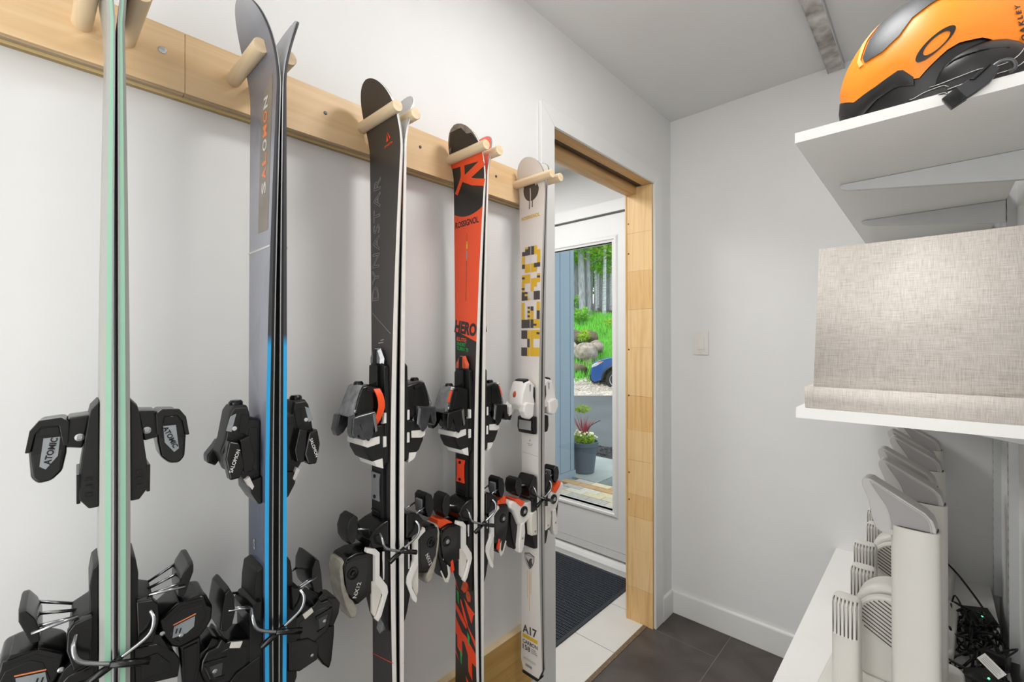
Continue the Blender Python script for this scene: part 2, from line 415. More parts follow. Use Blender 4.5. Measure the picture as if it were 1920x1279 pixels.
# plywood board low on the left wall
pb = thing('plywood_board', 'pale plywood board fixed low on the wall behind the hanging skis', 'board', (0, .15, .46))
box('board_face', (.0, -1.0, -.19), (.0225, 1.055, -.0012), 'ply', pb, .001, 1)
box('board_edge', (.0, -1.0, -.0012), (.0225, 1.055, .0), 'ply_top', pb)

# ------------------------------------------------------------ wall rack with pegs
PAIRS = [(.086, .026), (.2885, .0225), (.549, .0225), (.804, .0235), (1.066, .0205)]
rack = thing('ski_rack', 'long maple board with round pegs screwed high on the left wall', 'ski rack', (0, .1, 1.835))
RX, RZ0, RZ1 = .042, -.012, .093
box('backing_board', (0, -.95, RZ0), (.021, 1.05, RZ1), 'maple_lit', rack, .001, 1)
box('face_board', (.021, -.95, RZ0), (RX, .0905, RZ1), 'maple', rack, .0012, 1)
box('face_board', (.021, .0915, RZ0), (RX, 1.05, RZ1), 'maple', rack, .0012, 1)
def peg_bm():
    bm = B(); add_lathe(bm, [(.0125, .036), (.0125, .1865), (.0115, .188)], (0, 0, 0), 'x', 20); return bm
pg = None
for yc, h in PAIRS:
    for s in (-1, 1):
        if pg is None: pg = fin('peg', peg_bm(), 'dowel', rack, 40); o = pg
        else: o = pg.copy(); link(o); o.parent = rack
        o.location = (0, yc+s*h-.1, .043)
for y, z in ((.159, 1.884), (.441, 1.881), (.687, 1.885), (.96, 1.883), (-.2, 1.884)):
    k = 'steel' if y < .2 else 'darksteel'
    lathe('screw', [(.0065 if y < .2 else .004, RX-.001), (.006 if y < .2 else .0038, RX+.0012), (.003, RX+.002)], (0, y-.1, z-1.835), k, rack, 'x', 12)

# ------------------------------------------------------------ skis
def lerp(a, b, t): return a+(b-a)*t
def ss(t): t = max(0, min(1, t)); return t*t*(3-2*t)
def interp(tab, x):
    if x <= tab[0][0]: return tab[0][1]
    for (x0, y0), (x1, y1) in zip(tab, tab[1:]):
        if x <= x1: return y0+(y1-y0)*(x-x0)/(x1-x0)
    return tab[-1][1]
class Ski:
    """one ski hanging tip up; a = across (from the wall outwards), n = out of the top sheet, z = height above the floor"""
    def __init__(s, side, yc, zt, zT, xt, xb, wtip, waist, wtail, tmid=.0125, ttip=.0052, flare=.13, rise=.045, camber=.0025, rnd=.075, bev=0.0):
        s.side, s.yc, s.zt, s.zT = side, yc, zt, zT
        s.xt, s.xb = xt, xb
        s.wtip, s.waist, s.wtail, s.tmid, s.ttip = wtip/2, waist/2, wtail/2, tmid, ttip
        s.flare, s.rise, s.camber, s.rnd, s.bev = flare, rise, camber, rnd, bev
        s.L = zT-zt
    def hw(s, z):
        t = (z-s.zt)/s.L; tc = 1-s.flare*1.0/s.L
        if t < .42: w = s.waist+(s.wtail-s.waist)*((.42-t)/.42)**2
        else: w = s.waist+(s.wtip-s.waist)*min(1, (t-.42)/(tc-.42))**2
        d = s.zT-z
        if d < s.rnd: w *= max(0, 1-((s.rnd-d)/s.rnd)**2.3)**.5
        d = z-s.zt
        if d < .03: w *= max(0, 1-.35*((.03-d)/.03)**2.5)
        return max(w, .0025)
    def xc(s, z): return lerp(s.xb, s.xt, (z-s.zt)/s.L)
    def off(s, z):
        t = (z-s.zt)/s.L; zc = s.zT-s.flare
        o = .0012+s.camber*math.sin(PI*max(0, min(1, (z-s.zt-.06)/(zc-s.zt-.06))))
        if z > zc: o += s.rise*((z-zc)/s.flare)**1.9
        if z < s.zt+.06: o += .004*((s.zt+.06-z)/.06)**2
        return o
    def th(s, z):
        t = (z-s.zt)/s.L
        return s.ttip+(s.tmid-s.ttip)*math.sin(PI*max(0, min(1, t/.93)))**.8
    def P(s, a, n, z, u=None):                    # a measured from the ski's centre line; local to the root
        return Vector((s.xc(z)-s.xc0+a, s.side*(s.off(z)+n), z-s.zt))
    def Q(s, a, n, z):                            # the same, n measured from the top sheet at binding height
        return Vector((s.xc(z)-s.xc0+a, s.side*(s.nb+n), z-s.zt))
    def build(s, name, label, group, top, bands, base='baseblk'):
        s.xc0 = s.xc(s.zt); zm = s.zt+s.L*.45; s.nb = s.off(zm)+s.th(zm)
        s.root = thing(name, label, 'ski', (s.xc0, s.yc, s.zt), 0, group)
        zs = [s.zt+s.L*.9*i/44 for i in range(45)]
        z1 = zs[-1]; zs += [z1+(s.zT-z1)*(1-(1-i/22)**1.7) for i in range(1, 23)]
        zs[0] = s.zt; s.zs = zs
        s.top = s.sheet('topsheet', zs, top, 0)
        for i, (f0, f1, m) in enumerate(bands): s.side_band('sidewall' if i == 0 else 'sidewall_cap', zs, f0, f1, m)
        s.base_sheet('base', zs, base)
        return s
    def sheet(s, name, zs, m, dn):
        bm = B(); K = 6; rows = []
        for z in zs:
            w = s.hw(z); t = s.th(z); r = []
            for k in range(K+1):
                u = -1+2*k/K; a = u*(w-min(s.bev, w*.4)); r.append(bm.verts.new(s.P(a, t+.0004*(1-u*u)+dn, z)))
            rows.append(r)
        s.grid(bm, rows); 
        return fin(name, bm, m, s.root, 40)
    def grid(s, bm, rows, flip=False):
        f = (s.side < 0) != flip
        for a, b in zip(rows, rows[1:]):
            for i in range(len(a)-1):
                q = (a[i], a[i+1], b[i+1], b[i]); bm.faces.new(q if f else q[::-1])
    def side_band(s, name, zs, f0, f1, m):
        bm = B(); L0 = []
        rows = []
        seq = [(-1, z) for z in zs]+[(1, z) for z in reversed(zs)]; seq.append(seq[0])
        for sg, z in seq:
            w = s.hw(z); t = s.th(z)
            def aa(f):
                k = max(0, (f-.5)/.5); return sg*(w-min(s.bev, w*.4)*k)
            rows.append([bm.verts.new(s.P(aa(f0), t*f0, z)), bm.verts.new(s.P(aa(f1), t*f1, z))])
        s.grid(bm, rows)
        return fin(name, bm, m, s.root)
    def base_sheet(s, name, zs, m):
        bm = B(); rows = []
        for z in zs:
            w = s.hw(z)-.0004; rows.append([bm.verts.new(s.P(a, 0.0, z)) for a in (-w, w)])
        s.grid(bm, rows, True)
        bm2 = fin(name, bm, m, s.root)
        bm = B()                                    # steel edges, 2 mm
        for sg in (-1, 1):
            rows = []
            for z in zs:
                w = s.hw(z); t = s.th(z)
                rows.append([bm.verts.new(s.P(sg*(w-.0022), -.0002, z)), bm.verts.new(s.P(sg*(w+.0003), -.0002, z)), bm.verts.new(s.P(sg*(w+.0003), .0015, z))])
            s.grid(bm, rows, sg > 0)
        fin('steel_edge', bm, 'steel', s.root)
        return bm2
    # artwork on the top sheet; x to the right as one looks at the sheet, y up
    def art(s, bm, m, lift=.0006, name='print', frac=False):
        cut(bm, .02)
        if frac: cut(bm, .25, 0)
        k = -s.side
        def fn(x, y, z0):
            a = x*s.hw(y) if frac else x
            w = max(s.hw(y)-s.bev, 1e-4); u = max(-1, min(1, a/w))
            return s.P(k*a, s.th(y)+.0004*(1-u*u)+lift+z0, y)
        return mapbm(name, bm, fn, m, s.top)
    # solid parts: outline in (n, z), swept across from a0 to a1
    def part(s, name, prof, a0, a1, m, parent=None, r=.002, inset=.0, insetd=.2, seg=2):
        lp = [s.Q(a0, n, z) for n, z in prof]
        d = Vector((a1-a0, 0, 0)); z0 = prof[0][1]; ref = s.xc(z0)
        for p, (n, z) in zip(lp, prof): p.x = ref-s.xc0+a0
        return slab(name, lp, d, m, parent or s.root, r*.75, seg, inset*.55, insetd*.8)
    # solid parts: outline in (a, z), raised from n0 to n1
    def plate(s, name, prof, n0, n1, m, parent=None, r=.0015, inset=0, insetd=.2):
        lp = [s.Q(a, n0, z) for a, z in prof]
        return slab(name, lp, (0, s.side*(n1-n0), 0), m, parent or s.root, r, 2, inset, insetd)
    def wire(s, name, pts, rad, m, parent=None, k=8, smooth=5):
        p = [s.Q(*q) for q in pts]
        return tube(name, curve(p, smooth) if smooth else p, rad, m, parent or s.root, k)
    def knob(s, name, prof, a, n, z, m, parent=None, k=18):
        return lathe(name, prof, s.Q(a, n, z), m, parent or s.root, 'x', k)
    # lettering on a part's outer flank (plane a = const), read from the room side
    def flank(s, bm, a, n, z, m, parent, name='print'):
        c = s.Q(a, n, z)
        def fn(x, y, z0): return c+Vector((.0004+z0, x, y))
        return mapbm(name, bm, fn, m, parent)

def flank_panel(s, prof, k, a, m, parent, dn=0, dz=0, t=.0016, name='flank_panel'):
    cn = sum(p[0] for p in prof)/len(prof); cz = sum(p[1] for p in prof)/len(prof)
    return s.part(name, [(cn+(n-cn)*k+dn, cz+(z-cz)*k+dz) for n, z in prof], a-.001, a+t, m, parent, .0012)
def brake_arm(s, a, n0, z0, drop=.05, tip='black'):
    """bent wire arm that reaches past the partner ski, with its plastic tip"""
    e = .006 if s.side < 0 else 0
    w = s.wire('brake_arm', [(a-.006, n0, z0), (a+.004+e, n0+.003, z0-.010), (a+.007+e, n0-.004, z0-.028), (a+.007+e, -.012, z0-.045)], .0027, 'chrome')
    s.wire('arm_tip', [(a+.007+e, -.010, z0-.0445), (a+.007+e, -.046, z0-.062)] if s.side > 0 else [(a+.007+e, -.010, z0-.0445), (a+.007+e, -.05, z0-.060)], [.0045, .0052], tip, w, 10, 0)
    return w
def paddle(s, pts, a0, a1, wires, m='black'):
    p = s.part('brake_pedal', pts, a0, a1, m, None, .002, .12, .2)
    for i, w in enumerate(wires): s.wire('pedal_wire', w, .0022, 'chrome', p, 8, 0)
    return p
def screw(s, a, n, z, r=.0042, m='steel', parent=None):
    return s.knob('screw', [(r, -.001), (r, .0008), (r*.55, .0016), (r*.5, .0008)], a, n, z, m, parent, 12)

# ---- pair one: wide mint-green skis
M['mint'] = mat('mint_sidewall', '#96c4aa', .42, var=.04, scale=60, stretch=(1, 1, .05))
M['mint_grey'] = mat('grey_topsheet', '#9c9d98', .35, var=.05, scale=20, stretch=(1, 1, .1))
def pair_mint(side):
    s = Ski(side, .086, .24, 2.03, .148, .150, .118, .098, .112, tmid=.0128, ttip=.0058, flare=.225, rise=.05, camber=.0018, rnd=.11, bev=.004)
    w = 'left' if side < 0 else 'right'
    s.build('ski', f'mint-green edged wide ski nearest the camera, {w} one of its pair, black binding', None, 'mint_grey', [(.12, .60, 'mint'), (.60, 1, 'mint_grey')])
    s.root.rotation_euler.z = -.055
    # toe piece
    s.part('toe_plate', [(0, 1.310), (.008, 1.300), (.011, 1.285), (.016, 1.24), (.0195, 1.21), (.0215, 1.20), (.0195, 1.18), (.010, 1.166), (0, 1.166)], -.040, .036, 'black_m', None, .002, .06)
    s.plate('anti_friction_pad', [(-.034, 1.176), (.034, 1.176), (.038, 1.215), (-.038, 1.215)], .018, .022, 'black', None, .001)
    arm = s.part('toe_binding', [(.008, 1.291), (.030, 1.289), (.034, 1.250), (.016, 1.246)], -.030, .026, 'black', None, .003, .1)
    screw(s, .027, .019, 1.262, .005, 'steel', arm)
    h = s.part('toe_housing', [(.029, 1.284), (.033, 1.289), (.055, 1.287), (.062, 1.275), (.0655, 1.249), (.0635, 1.216), (.057, 1.2075), (.045, 1.209), (.035, 1.220), (.031, 1.243)], -.034, .030, 'black', arm, .004, .12)
    flank_panel(s, [(.037, 1.2795), (.054, 1.279), (.0585, 1.2685), (.036, 1.2685)], .95, .030, 'black_g', arm, .0005, .0, .0014, 'housing_window')
    flank_panel(s, [(.034, 1.250), (.062, 1.247), (.0605, 1.218), (.055, 1.211), (.045, 1.212), (.037, 1.222)], .96, .030, 'black_m', arm, 0, 0, .0006)
    s.part('housing_lip', [(.0285, 1.2845), (.036, 1.291), (.056, 1.289), (.064, 1.277), (.068, 1.250), (.0635, 1.250), (.0595, 1.272), (.054, 1.2805), (.038, 1.2805), (.034, 1.254), (.030, 1.255)], .022, .0345, 'black_g', arm, .0012)
    pl = [(.052, 1.266), (.037, 1.266), (.039, 1.242), (.050, 1.2265), (.0555, 1.231)]
    l = s.part('label_plate', pl, .030, .0312, 'silver', arm, 0)
    rot = math.radians(78) if side < 0 else math.radians(-68)
    t = fit_bm(text_bm('ATOMIC', .01, .0003), w=.034); xf(t, rot); s.flank(t, .0314, .0455, 1.249, 'black_m', l)
    if side > 0: lathe('emblem', [(.0045, 0), (.0045, .0012)], s.Q(.0300, .047, 1.2745), 'silver', arm, 'x', 14)
    for z in (1.19, 1.20, 1.21): box_part(s, 'plate_tooth', .0365, .010, z-.003, .0030, .006, .0045, 'black', arm)
    # heel piece
    s.part('heel_track', [(0, 1.094), (.006, 1.089), (.009, 1.067), (.0085, 1.033), (.026, 1.024), (.029, 1.0), (.026, .972), (.034, .966), (.052, .925), (.05, .90), (.02, .905), (.02, .84), (0, .84)], -.036, .034, 'black_m', None, .002, .05)
    s.part('brake_housing', [(.006, 1.030), (.024, 1.026), (.030, 1.018), (.031, .995), (.024, .965), (.008, .97)], .030, .046, 'black', None, .002, .08)
    paddle(s, [(.067, 1.058), (.0735, 1.058), (.0735, 1.046), (.062, 1.012), (.054, 1.012), (.0545, 1.030), (.059, 1.045)], -.034, .036, [[(q, .02, 1.020+.004*i), (q, .062, 1.040-.004*i)] for i, q in enumerate((-.030, .0, .030, .038))])
    brake_arm(s, .050, .0215, 1.012)
    hb = s.part('heel_binding', [(.030, .986), (.0345, .9915), (.0545, 1.006), (.075, 1.006), (.0885, 1.003), (.0925, .985), (.0995, .979), (.098, .960), (.092, .950), (.083, .9395), (.056, .934), (.0455, .941), (.036, .960)], -.034, .030, 'black', None, .004, .12)
    flank_panel(s, [(.050, .985), (.062, .994), (.086, .990), (.093, .974), (.084, .952), (.056, .942), (.043, .958)], .9, .030, 'black_g', hb, 0, 0, .0008)
    s.part('flank_rib', [(.036, .988), (.056, 1.0035), (.086, 1.001), (.087, .996), (.058, .998), (.040, .984)], .028, .0335, 'black', hb, .001)
    s.part('flank_rib', [(.049, .9745), (.0765, .9800), (.0765, .9785), (.049, .973)], .0305, .0316, 'paleor', hb, 0)
    s.part('cup_recess', [(.058, 1.0035), (.080, 1.0065), (.083, 1.0005), (.062, .997)], -.020, .032, 'black_g', hb, .001)
    l = s.part('label_plate', [(.050, .971), (.0755, .976), (.074, .961), (.065, .955), (.048, .955)], .030, .0312, 'silver', hb, 0)
    t = fit_bm(text_bm('11', .01, .0004), h=.007); xf(t, math.radians(-15)); s.flank(t, .0314, .055, .963, 'black_m', l)
    screw(s, .0312, .0585, .955, .003, 'steel', hb); screw(s, .0312, .036, .967, .0035, 'steel', hb)
    s.part('heel_lever', [(.056, .936), (.084, .940), (.084, .90), (.079, .868), (.071, .832), (.061, .832), (.060, .88)], -.024, .024, 'black', hb, .004, .1)
    s.part('lever_rib', [(.062, .930), (.080, .932), (.078, .90), (.070, .850), (.064, .850), (.064, .89)], .0225, .0265, 'black_g', hb, .001)
    s.part('base_web', [(.012, .945), (.030, .945), (.044, .925), (.046, .912), (.022, .915), (.012, .915)], .034, .0378, 'black_g', hb, .001)
    s.part('heel_base', [(.004, .962), (.030, .957), (.050, .935), (.057, .92), (.054, .898), (.022, .905), (.006, .90)], .026, .036, 'black', hb, .002, .05)
    screw(s, .0362, .034, .930, .004, 'steel', hb)
    return s
def box_part(s, name, a, n, z, da, dn, dz, m, parent=None, r=.0008):
    bm = B(); c = s.Q(a, n, z); h = Vector((da/2, dn/2, dz/2)); add_box(bm, c-h, c+h); bevel(bm, r, 1); return fin(name, bm, m, parent or s.root)

# ---- pair two: grey-blue skis with a bright blue sidewall
n = N('blue_grey_topsheet'); co = n.coords((9, 9, 5)); no = n.n('TexVoronoi'); no.inputs['Scale'].default_value = 1.4; n.l(co, no.inputs[0])
tc = n.n('TexCoord'); sp = n.n('SeparateXYZ'); n.l(tc.outputs['Object'], sp.inputs[0])
mr = n.n('MapRange'); mr.inputs[1].default_value = .2; mr.inputs[2].default_value = 1.75; n.l(sp.outputs[2], mr.inputs[0])
g = n.ramp(mr.outputs[0], [(0, '#2e3a52'), (.45, '#464e62'), (.60, '#8a8c96'), (.80, '#9799a1'), (.90, '#73737c'), (.96, '#7d7e86'), (1, '#c2c4c9')])  # paler upper stops and tip put reflected light into the colour
mx = n.n('Mix', data_type='RGBA', blend_type='MULTIPLY'); mx.inputs[0].default_value = .35; n.l(g, mx.inputs[6]); n.l(n.ramp(no.outputs['Color'], [(.2, .75), (.8, 1.0)]), mx.inputs[7])
n.l(mx.outputs[2], n.b.inputs['Base Color']); n.b.inputs['Roughness'].default_value = .2; M['bgtop'] = n.m
M['blue_side'] = zsplit('blue_black_sidewall', 1.39-.22, '#2a9fd8', '#3d3d42', .35, .01)
def pair_blue(side):
    s = Ski(side, .2885, .22, 1.963, .150, .150, .128, .078, .104, tmid=.0128, ttip=.0055, flare=.155, rise=.040, camber=.0035, rnd=.10)
    w = 'left' if side < 0 else 'right'
    M['base_blue'] = zsplit('base_grey_tip', 1.80-.22, '#0c0b0b', '#9a9ca2', .3, .02)
    s.build('ski', f'grey-blue ski with bright blue sidewall and orange lettering, {w} one of its pair' if side < 0 else 'grey-blue ski with bright blue sidewall, right one of its pair, bent tip', None, 'bgtop', [(.50, 1, 'blue_side'), (.15, .50, 'baseblk')], 'base_blue')
    # artwork
    s.art(poly_bm([[(-.006, 1.575), (.040, 1.575), (.047, 1.835), (.012, 1.815), (-.004, 1.79)]]), mat('bronze_panel', '#7d766c', .3, var=.1), .0003, 'panel_print')
    word = 'SALOMON'; z0, z1 = 1.637, 1.808
    for i, ch_ in enumerate(word):
        t = fit_bm(text_bm(ch_, .03, .0008), h=.034)
        fit_bm(t, w=.020, h=.019); xf(t, PI/2, (.017, z0+(i+.5)*(z1-z0)/7)); s.art(t, 'lgrey' if i in (0, 3, 6) else 'paleor')
    s.art(poly_bm([[(-.055, 1.545), (.05, 1.545), (.05, 1.548), (-.055, 1.548)]]), 'lgrey')
    t = fit_bm(text_bm('S', .02, .0006), h=.018); xf(t, 0, (-.008, 1.04)); s.art(t, 'mgrey')
    # toe piece
    tb = s.part('toe_binding', [(0, 1.258), (.016, 1.262), (.0165, 1.270), (.0195, 1.2835), (.040, 1.2845), (.0455, 1.276), (.053, 1.232), (.060, 1.212), (.047, 1.178), (.033, 1.172), (.019, 1.150), (.012, 1.130), (0, 1.120)], -.026, .022, 'black_m', None, .003, .1)
    flank_panel(s, [(.004, 1.250), (.018, 1.252), (.022, 1.232), (.030, 1.205), (.016, 1.175), (.004, 1.165)], .85, .022, 'black_g', tb, 0, 0, .0014)
    s.part('tower_rib', [(.018, 1.268), (.030, 1.270), (.034, 1.240), (.024, 1.236)], .0205, .0238, 'black', tb, .001)
    lathe('adjustment_cap', [(.0105, -.004), (.0105, .004), (.008, .007), (.004, .0075)], s.Q(-.002, .031, 1.284), 'black', tb, 'z', 18)
    s.part('toe_window', [(.037, 1.272), (.0455, 1.268), (.0515, 1.246), (.044, 1.243)], .0215, .0232, 'silver', tb, .0005)
    wg = s.part('toe_wing', [(.038, 1.228), (.052, 1.232), (.057, 1.205), (.0505, 1.170), (.036, 1.171), (.030, 1.19)], .020, .042, 'black', tb, .003, .12)
    s.part('toe_wing', [(.050, 1.226), (.0565, 1.216), (.0675, 1.202), (.067, 1.190), (.055, 1.183), (.047, 1.195)], -.046, -.020, 'black', tb, .003, .12)
    s.part('wing_step', [(.022, 1.236), (.036, 1.231), (.033, 1.195), (.030, 1.176), (.018, 1.178), (.014, 1.20)], .022, .038, 'black', tb, .002, .08)
    t = fit_bm(text_bm('SALOMON', .01, .0002), w=.036); xf(t, math.radians(72) if side < 0 else math.radians(-72)); s.flank(t, .0423, .045, 1.200, 'lgrey', wg)
    s.part('anti_friction_pad', [(0, 1.165), (.020, 1.160), (.018, 1.140), (.006, 1.118), (0, 1.118)], -.035, .030, 'black', tb, .002, .08)
    s.part('pad_clip', [(.020, 1.168), (.026, 1.163), (.016, 1.145), (.013, 1.150)], .010, .031, 'lgrey', tb, .001)
    screw(s, .0222, .0395, 1.248, .0035, 'lgrey', tb)
    # heel piece
    s.part('heel_track', [(0, 1.016), (.009, 1.012), (.012, .99), (.014, .95), (.020, .94), (.020, .80), (.004, .76), (0, .76)], -.036, .032, 'black_m', None, .002, .05)
    s.part('brake_housing', [(.006, .966), (.019, .963), (.026, .952), (.024, .930), (.008, .925)], -.030, .044, 'black', None, .002, .08)
    paddle(s, [(.050, 1.001), (.057, .995), (.0615, .968), (.0635, .938), (.056, .933), (.0465, .940), (.042, .96), (.043, .985)], -.036, .038, [[(q, .016, .955), (q, .052, .966)] for q in (-.030, .030, .036)])
    brake_arm(s, .048, .0205, .958)
    hb = s.part('heel_binding', [(.006, .90), (.022, .905), (.040, .913), (.052, .913), (.059, .924), (.066, .912), (.080, .912), (.087, .900), (.089, .884), (.084, .866), (.076, .852), (.050, .842), (.020, .846), (.006, .86)], -.034, .030, 'black', None, .004, .12)
    flank_panel(s, [(.020, .895), (.050, .905), (.080, .903), (.086, .884), (.074, .856), (.050, .848), (.022, .855)], .9, .030, 'black_g', hb, 0, 0, .0008)
    s.part('flank_rib', [(.052, .892), (.084, .897), (.082, .892), (.072, .862), (.058, .860), (.055, .864), (.070, .867), (.077, .888), (.054, .886)], .0295, .033, 'black', hb, .0008)
    s.part('lever_peak', [(.058, .918), (.070, .928), (.078, .914), (.096, .906), (.104, .893), (.101, .874), (.090, .853), (.076, .860)], -.022, .024, 'black', hb, .003, .1)
    s.part('worn_pad', [(.030, .905), (.046, .911), (.049, .903), (.034, .896)], .014, .032, 'ivory', hb, .001)
    s.part('pivot_plate', [(.058, .885), (.082, .889), (.076, .868), (.060, .866)], .0295, .0312, 'darksteel', hb, .0005)
    screw(s, .031, .069, .877, .0035, 'steel', hb)
    s.part('heel_lever', [(.060, .862), (.094, .856), (.093, .835), (.088, .79), (.083, .776), (.071, .79), (.060, .81), (.052, .84)], -.022, .022, 'black', hb, .004, .1)
    s.part('heel_base', [(.004, .87), (.040, .86), (.058, .84), (.055, .815), (.024, .81), (.004, .82)], .024, .034, 'black', hb, .002, .05)
    screw(s, .034, .045, .828, .003, 'steel', hb)
    return s

# ---- pairs three and four: piste skis with plate bindings of one family
def plate_binding(s, dz, c):
    """c: colours; dz: shift of the whole binding along the ski"""
    z = lambda q: q+dz
    def pr(p): return [(n, z(q)) for n, q in p]
    k = s.k
    # plate under the toe, long tongue at its tip
    s.plate('binding_plate', pr2 := [(-.030*k, z(1.13)), (.033*k, z(1.13)), (.036*k, z(1.24)), (.033*k, z(1.335)), (.018*k, z(1.345)), (-.018*k, z(1.345)), (-.030*k, z(1.33))], 0, .012, 'black_m')
    s.plate('plate_ridge', [(-.018*k, z(1.25)), (.016*k, z(1.25)), (.015*k, z(1.338)), (-.016*k, z(1.338))], .012, .020, 'black', None, .002)
    tg = s.plate('tip_cover', [(-.026*k, z(1.338)), (.024*k, z(1.338)), (.026*k, z(1.352)), (.012*k, z(1.374)), (-.010*k, z(1.374)), (-.026*k, z(1.354))], .001, .014, c['tongue'], None, .003, .25, .5)
    s.plate('cover_rib', [(-.008*k, z(1.335)), (.006*k, z(1.335)), (.005*k, z(1.372)), (-.006*k, z(1.372))], .010, .0165, 'black_m', tg, .002)
    # toe piece
    tb = s.part('toe_binding', pr([(.010, 1.292), (.045, 1.300), (.061, 1.297), (.070, 1.275), (.078, 1.243), (.070, 1.230), (.045, 1.222), (.010, 1.215)]), -.030*k, .030*k, 'black', None, .004, .15)
    cv = s.part('toe_cover', pr([(.048, 1.298), (.062, 1.300), (.072, 1.278), (.086, 1.243), (.084, 1.234), (.070, 1.236), (.056, 1.262)]), -.026*k, .026*k, c['cover'], tb, .004, .18)
    lathe('adjustment_cap', [(.010, -.004), (.010, .003), (.007, .006)], s.Q(0, .053, z(1.2995)), 'black_g', tb, 'z', 18)
    if c.get('label'):
        s.part('toe_label', pr([(.060, 1.288), (.0672, 1.290), (.0775, 1.263), (.069, 1.258)]), .0235*k, .0272*k, c['label'], tb, .0005)
        s.part('toe_band', pr([(.056, 1.297), (.0635, 1.2985), (.0665, 1.292), (.058, 1.289)]), .023*k, .0275*k, 'whitep', tb, .0005)
        t = fit_bm(text_bm('LOOK', .01, .0002), w=.012); xf(t, PI); s.flank(t, .0280*k, .061, z(1.294), 'black_m', tb)
    screw(s, .0272*k, .074, z(1.247), .003, 'lgrey', tb)
    flank_panel(s, pr([(.030, 1.285), (.052, 1.292), (.060, 1.270), (.066, 1.245), (.046, 1.232), (.030, 1.235)]), .9, .030*k, 'black_g', tb, 0, 0, .0012)
    s.part('toe_rib', pr([(.030, 1.288), (.050, 1.294), (.053, 1.288), (.032, 1.281)]), .028*k, .0335*k, 'black', tb, .001)
    s.part('toe_wing', pr([(.034, 1.245), (.070, 1.240), (.086, 1.237), (.0885, 1.205), (.083, 1.194), (.075, 1.198), (.070, 1.222), (.060, 1.192), (.050, 1.183), (.040, 1.196)]), .016*k, .040*k, c['wing'], tb, .003, .12)
    s.part('toe_wing', pr([(.034, 1.245), (.070, 1.240), (.088, 1.237), (.0945, 1.205), (.089, 1.192), (.078, 1.198), (.066, 1.215), (.050, 1.190), (.040, 1.2)]), -.042*k, -.016*k, c['wing'], tb, .003, .12)
    s.part('wing_spring', pr([(.036, 1.242), (.043, 1.238), (.037, 1.200), (.032, 1.204)]), .034*k, .0405*k, 'chrome', tb, .001)
    if c.get('strap'): 
        p = [s.Q(.030*k, .030, z(1.290)), s.Q(.038*k, .026, z(1.275)), s.Q(.040*k, .024, z(1.25)), s.Q(.034*k, .034, z(1.22)), s.Q(.024*k, .042, z(1.205))]
        bm = B(); cs = curve(p, 4); rows = []
        for q in cs: rows.append([bm.verts.new(q+Vector((.0, s.side*d, 0))) for d in (-.007, .007)]+[bm.verts.new(q+Vector((.0035, s.side*d, 0))) for d in (.007, -.007)])
        for a, b in zip(rows, rows[1:]):
            for i in range(4): bm.faces.new((a[i], a[(i+1) % 4], b[(i+1) % 4], b[i]))
        bm.faces.new(rows[0]); bm.faces.new(rows[-1][::-1]); bmesh.ops.recalc_face_normals(bm, faces=bm.faces)
        fin('orange_tab', bm, 'orange', tb, 40)
    ab = s.part('anti_friction_base', pr([(.008, 1.215), (.030, 1.213), (.056, 1.184), (.056, 1.165), (.044, 1.143), (.020, 1.128), (.006, 1.122)]), -.036*k, .032*k, 'black_m', None, .003, .08)
    s.part('white_bar', pr([(.022, 1.190), (.0595, 1.187), (.0600, 1.175), (.050, 1.170), (.022, 1.174)]), -.037*k, .033*k, 'whitep', ab, .002)
    s.part('white_corner', pr([(.016, 1.142), (.036, 1.140), (.030, 1.127), (.014, 1.120)]), -.034*k, .0335*k, 'whitep', ab, .001)
    for zz in (1.228, 1.178):
        s.plate('white_wedge', [(.022*k, z(zz-.016)), (.0375*k, z(zz-.012)), (.0375*k, z(zz+.010)), (.028*k, z(zz+.010))], .009, .0145, 'whitep', ab, .001)
    # link between toe and heel
    s.plate('link_track', [(-.022*k, z(.94)), (.022*k, z(.94)), (.022*k, z(1.135)), (-.022*k, z(1.135))], 0, .010, 'black_m', None, .0015)
    lk = s.plate('link_plate', [(-.020*k, z(1.045)), (.014*k, z(1.045)), (.012*k, z(1.06)), (.012*k, z(1.09)), (.016*k, z(1.105)), (-.020*k, z(1.105)), (-.017*k, z(1.09)), (-.017*k, z(1.06))], .010, .0135, c['link'], None, .001)
    for zz in (1.053, 1.097): lathe('screw', [(.004, 0), (.004, .002), (.002, .0025)], s.Q(-.003*k, .0, z(zz))+Vector((0, s.side*.0145-.001, 0)), 'black', lk, 'y', 10)
    for i in range(6): s.plate('track_tooth', [(-.020*k, z(1.02-.008*i)), (.014*k, z(1.02-.008*i)), (.014*k, z(1.0235-.008*i)), (-.020*k, z(1.0235-.008*i))], .010, .0125, 'black', lk, .0005)
    # brake
    s.part('brake_housing', pr([(.004, 1.012), (.022, 1.008), (.040, 1.000), (.052, .984), (.045, .962), (.020, .955), (.004, .955)]), -.032*k, .040*k, 'black', None, .004, .12)
    pd = paddle(s, pr([(.066, 1.030), (.074, 1.037), (.085, 1.031), (.0915, 1.012), (.090, .992), (.082, .977), (.073, .980), (.066, 1.0)]), -.020*k, .024*k, [[(q*k, .030, z(.993)), (q*k, .072, z(1.006))] for q in (-.022, .020)])
    s.part('pedal_boss', pr([(.062, 1.020), (.069, 1.022), (.069, .990), (.062, .992)]), -.011*k, .013*k, 'greyp', pd, .002)
    brake_arm(s, .046*k, .027, z(.990))
    # heel piece
    s.part('heel_track', pr([(0, .955), (.014, .955), (.020, .90), (.019, .83), (.010, .79), (0, .765)]), -.034*k, .034*k, 'black_m', None, .003, .05)
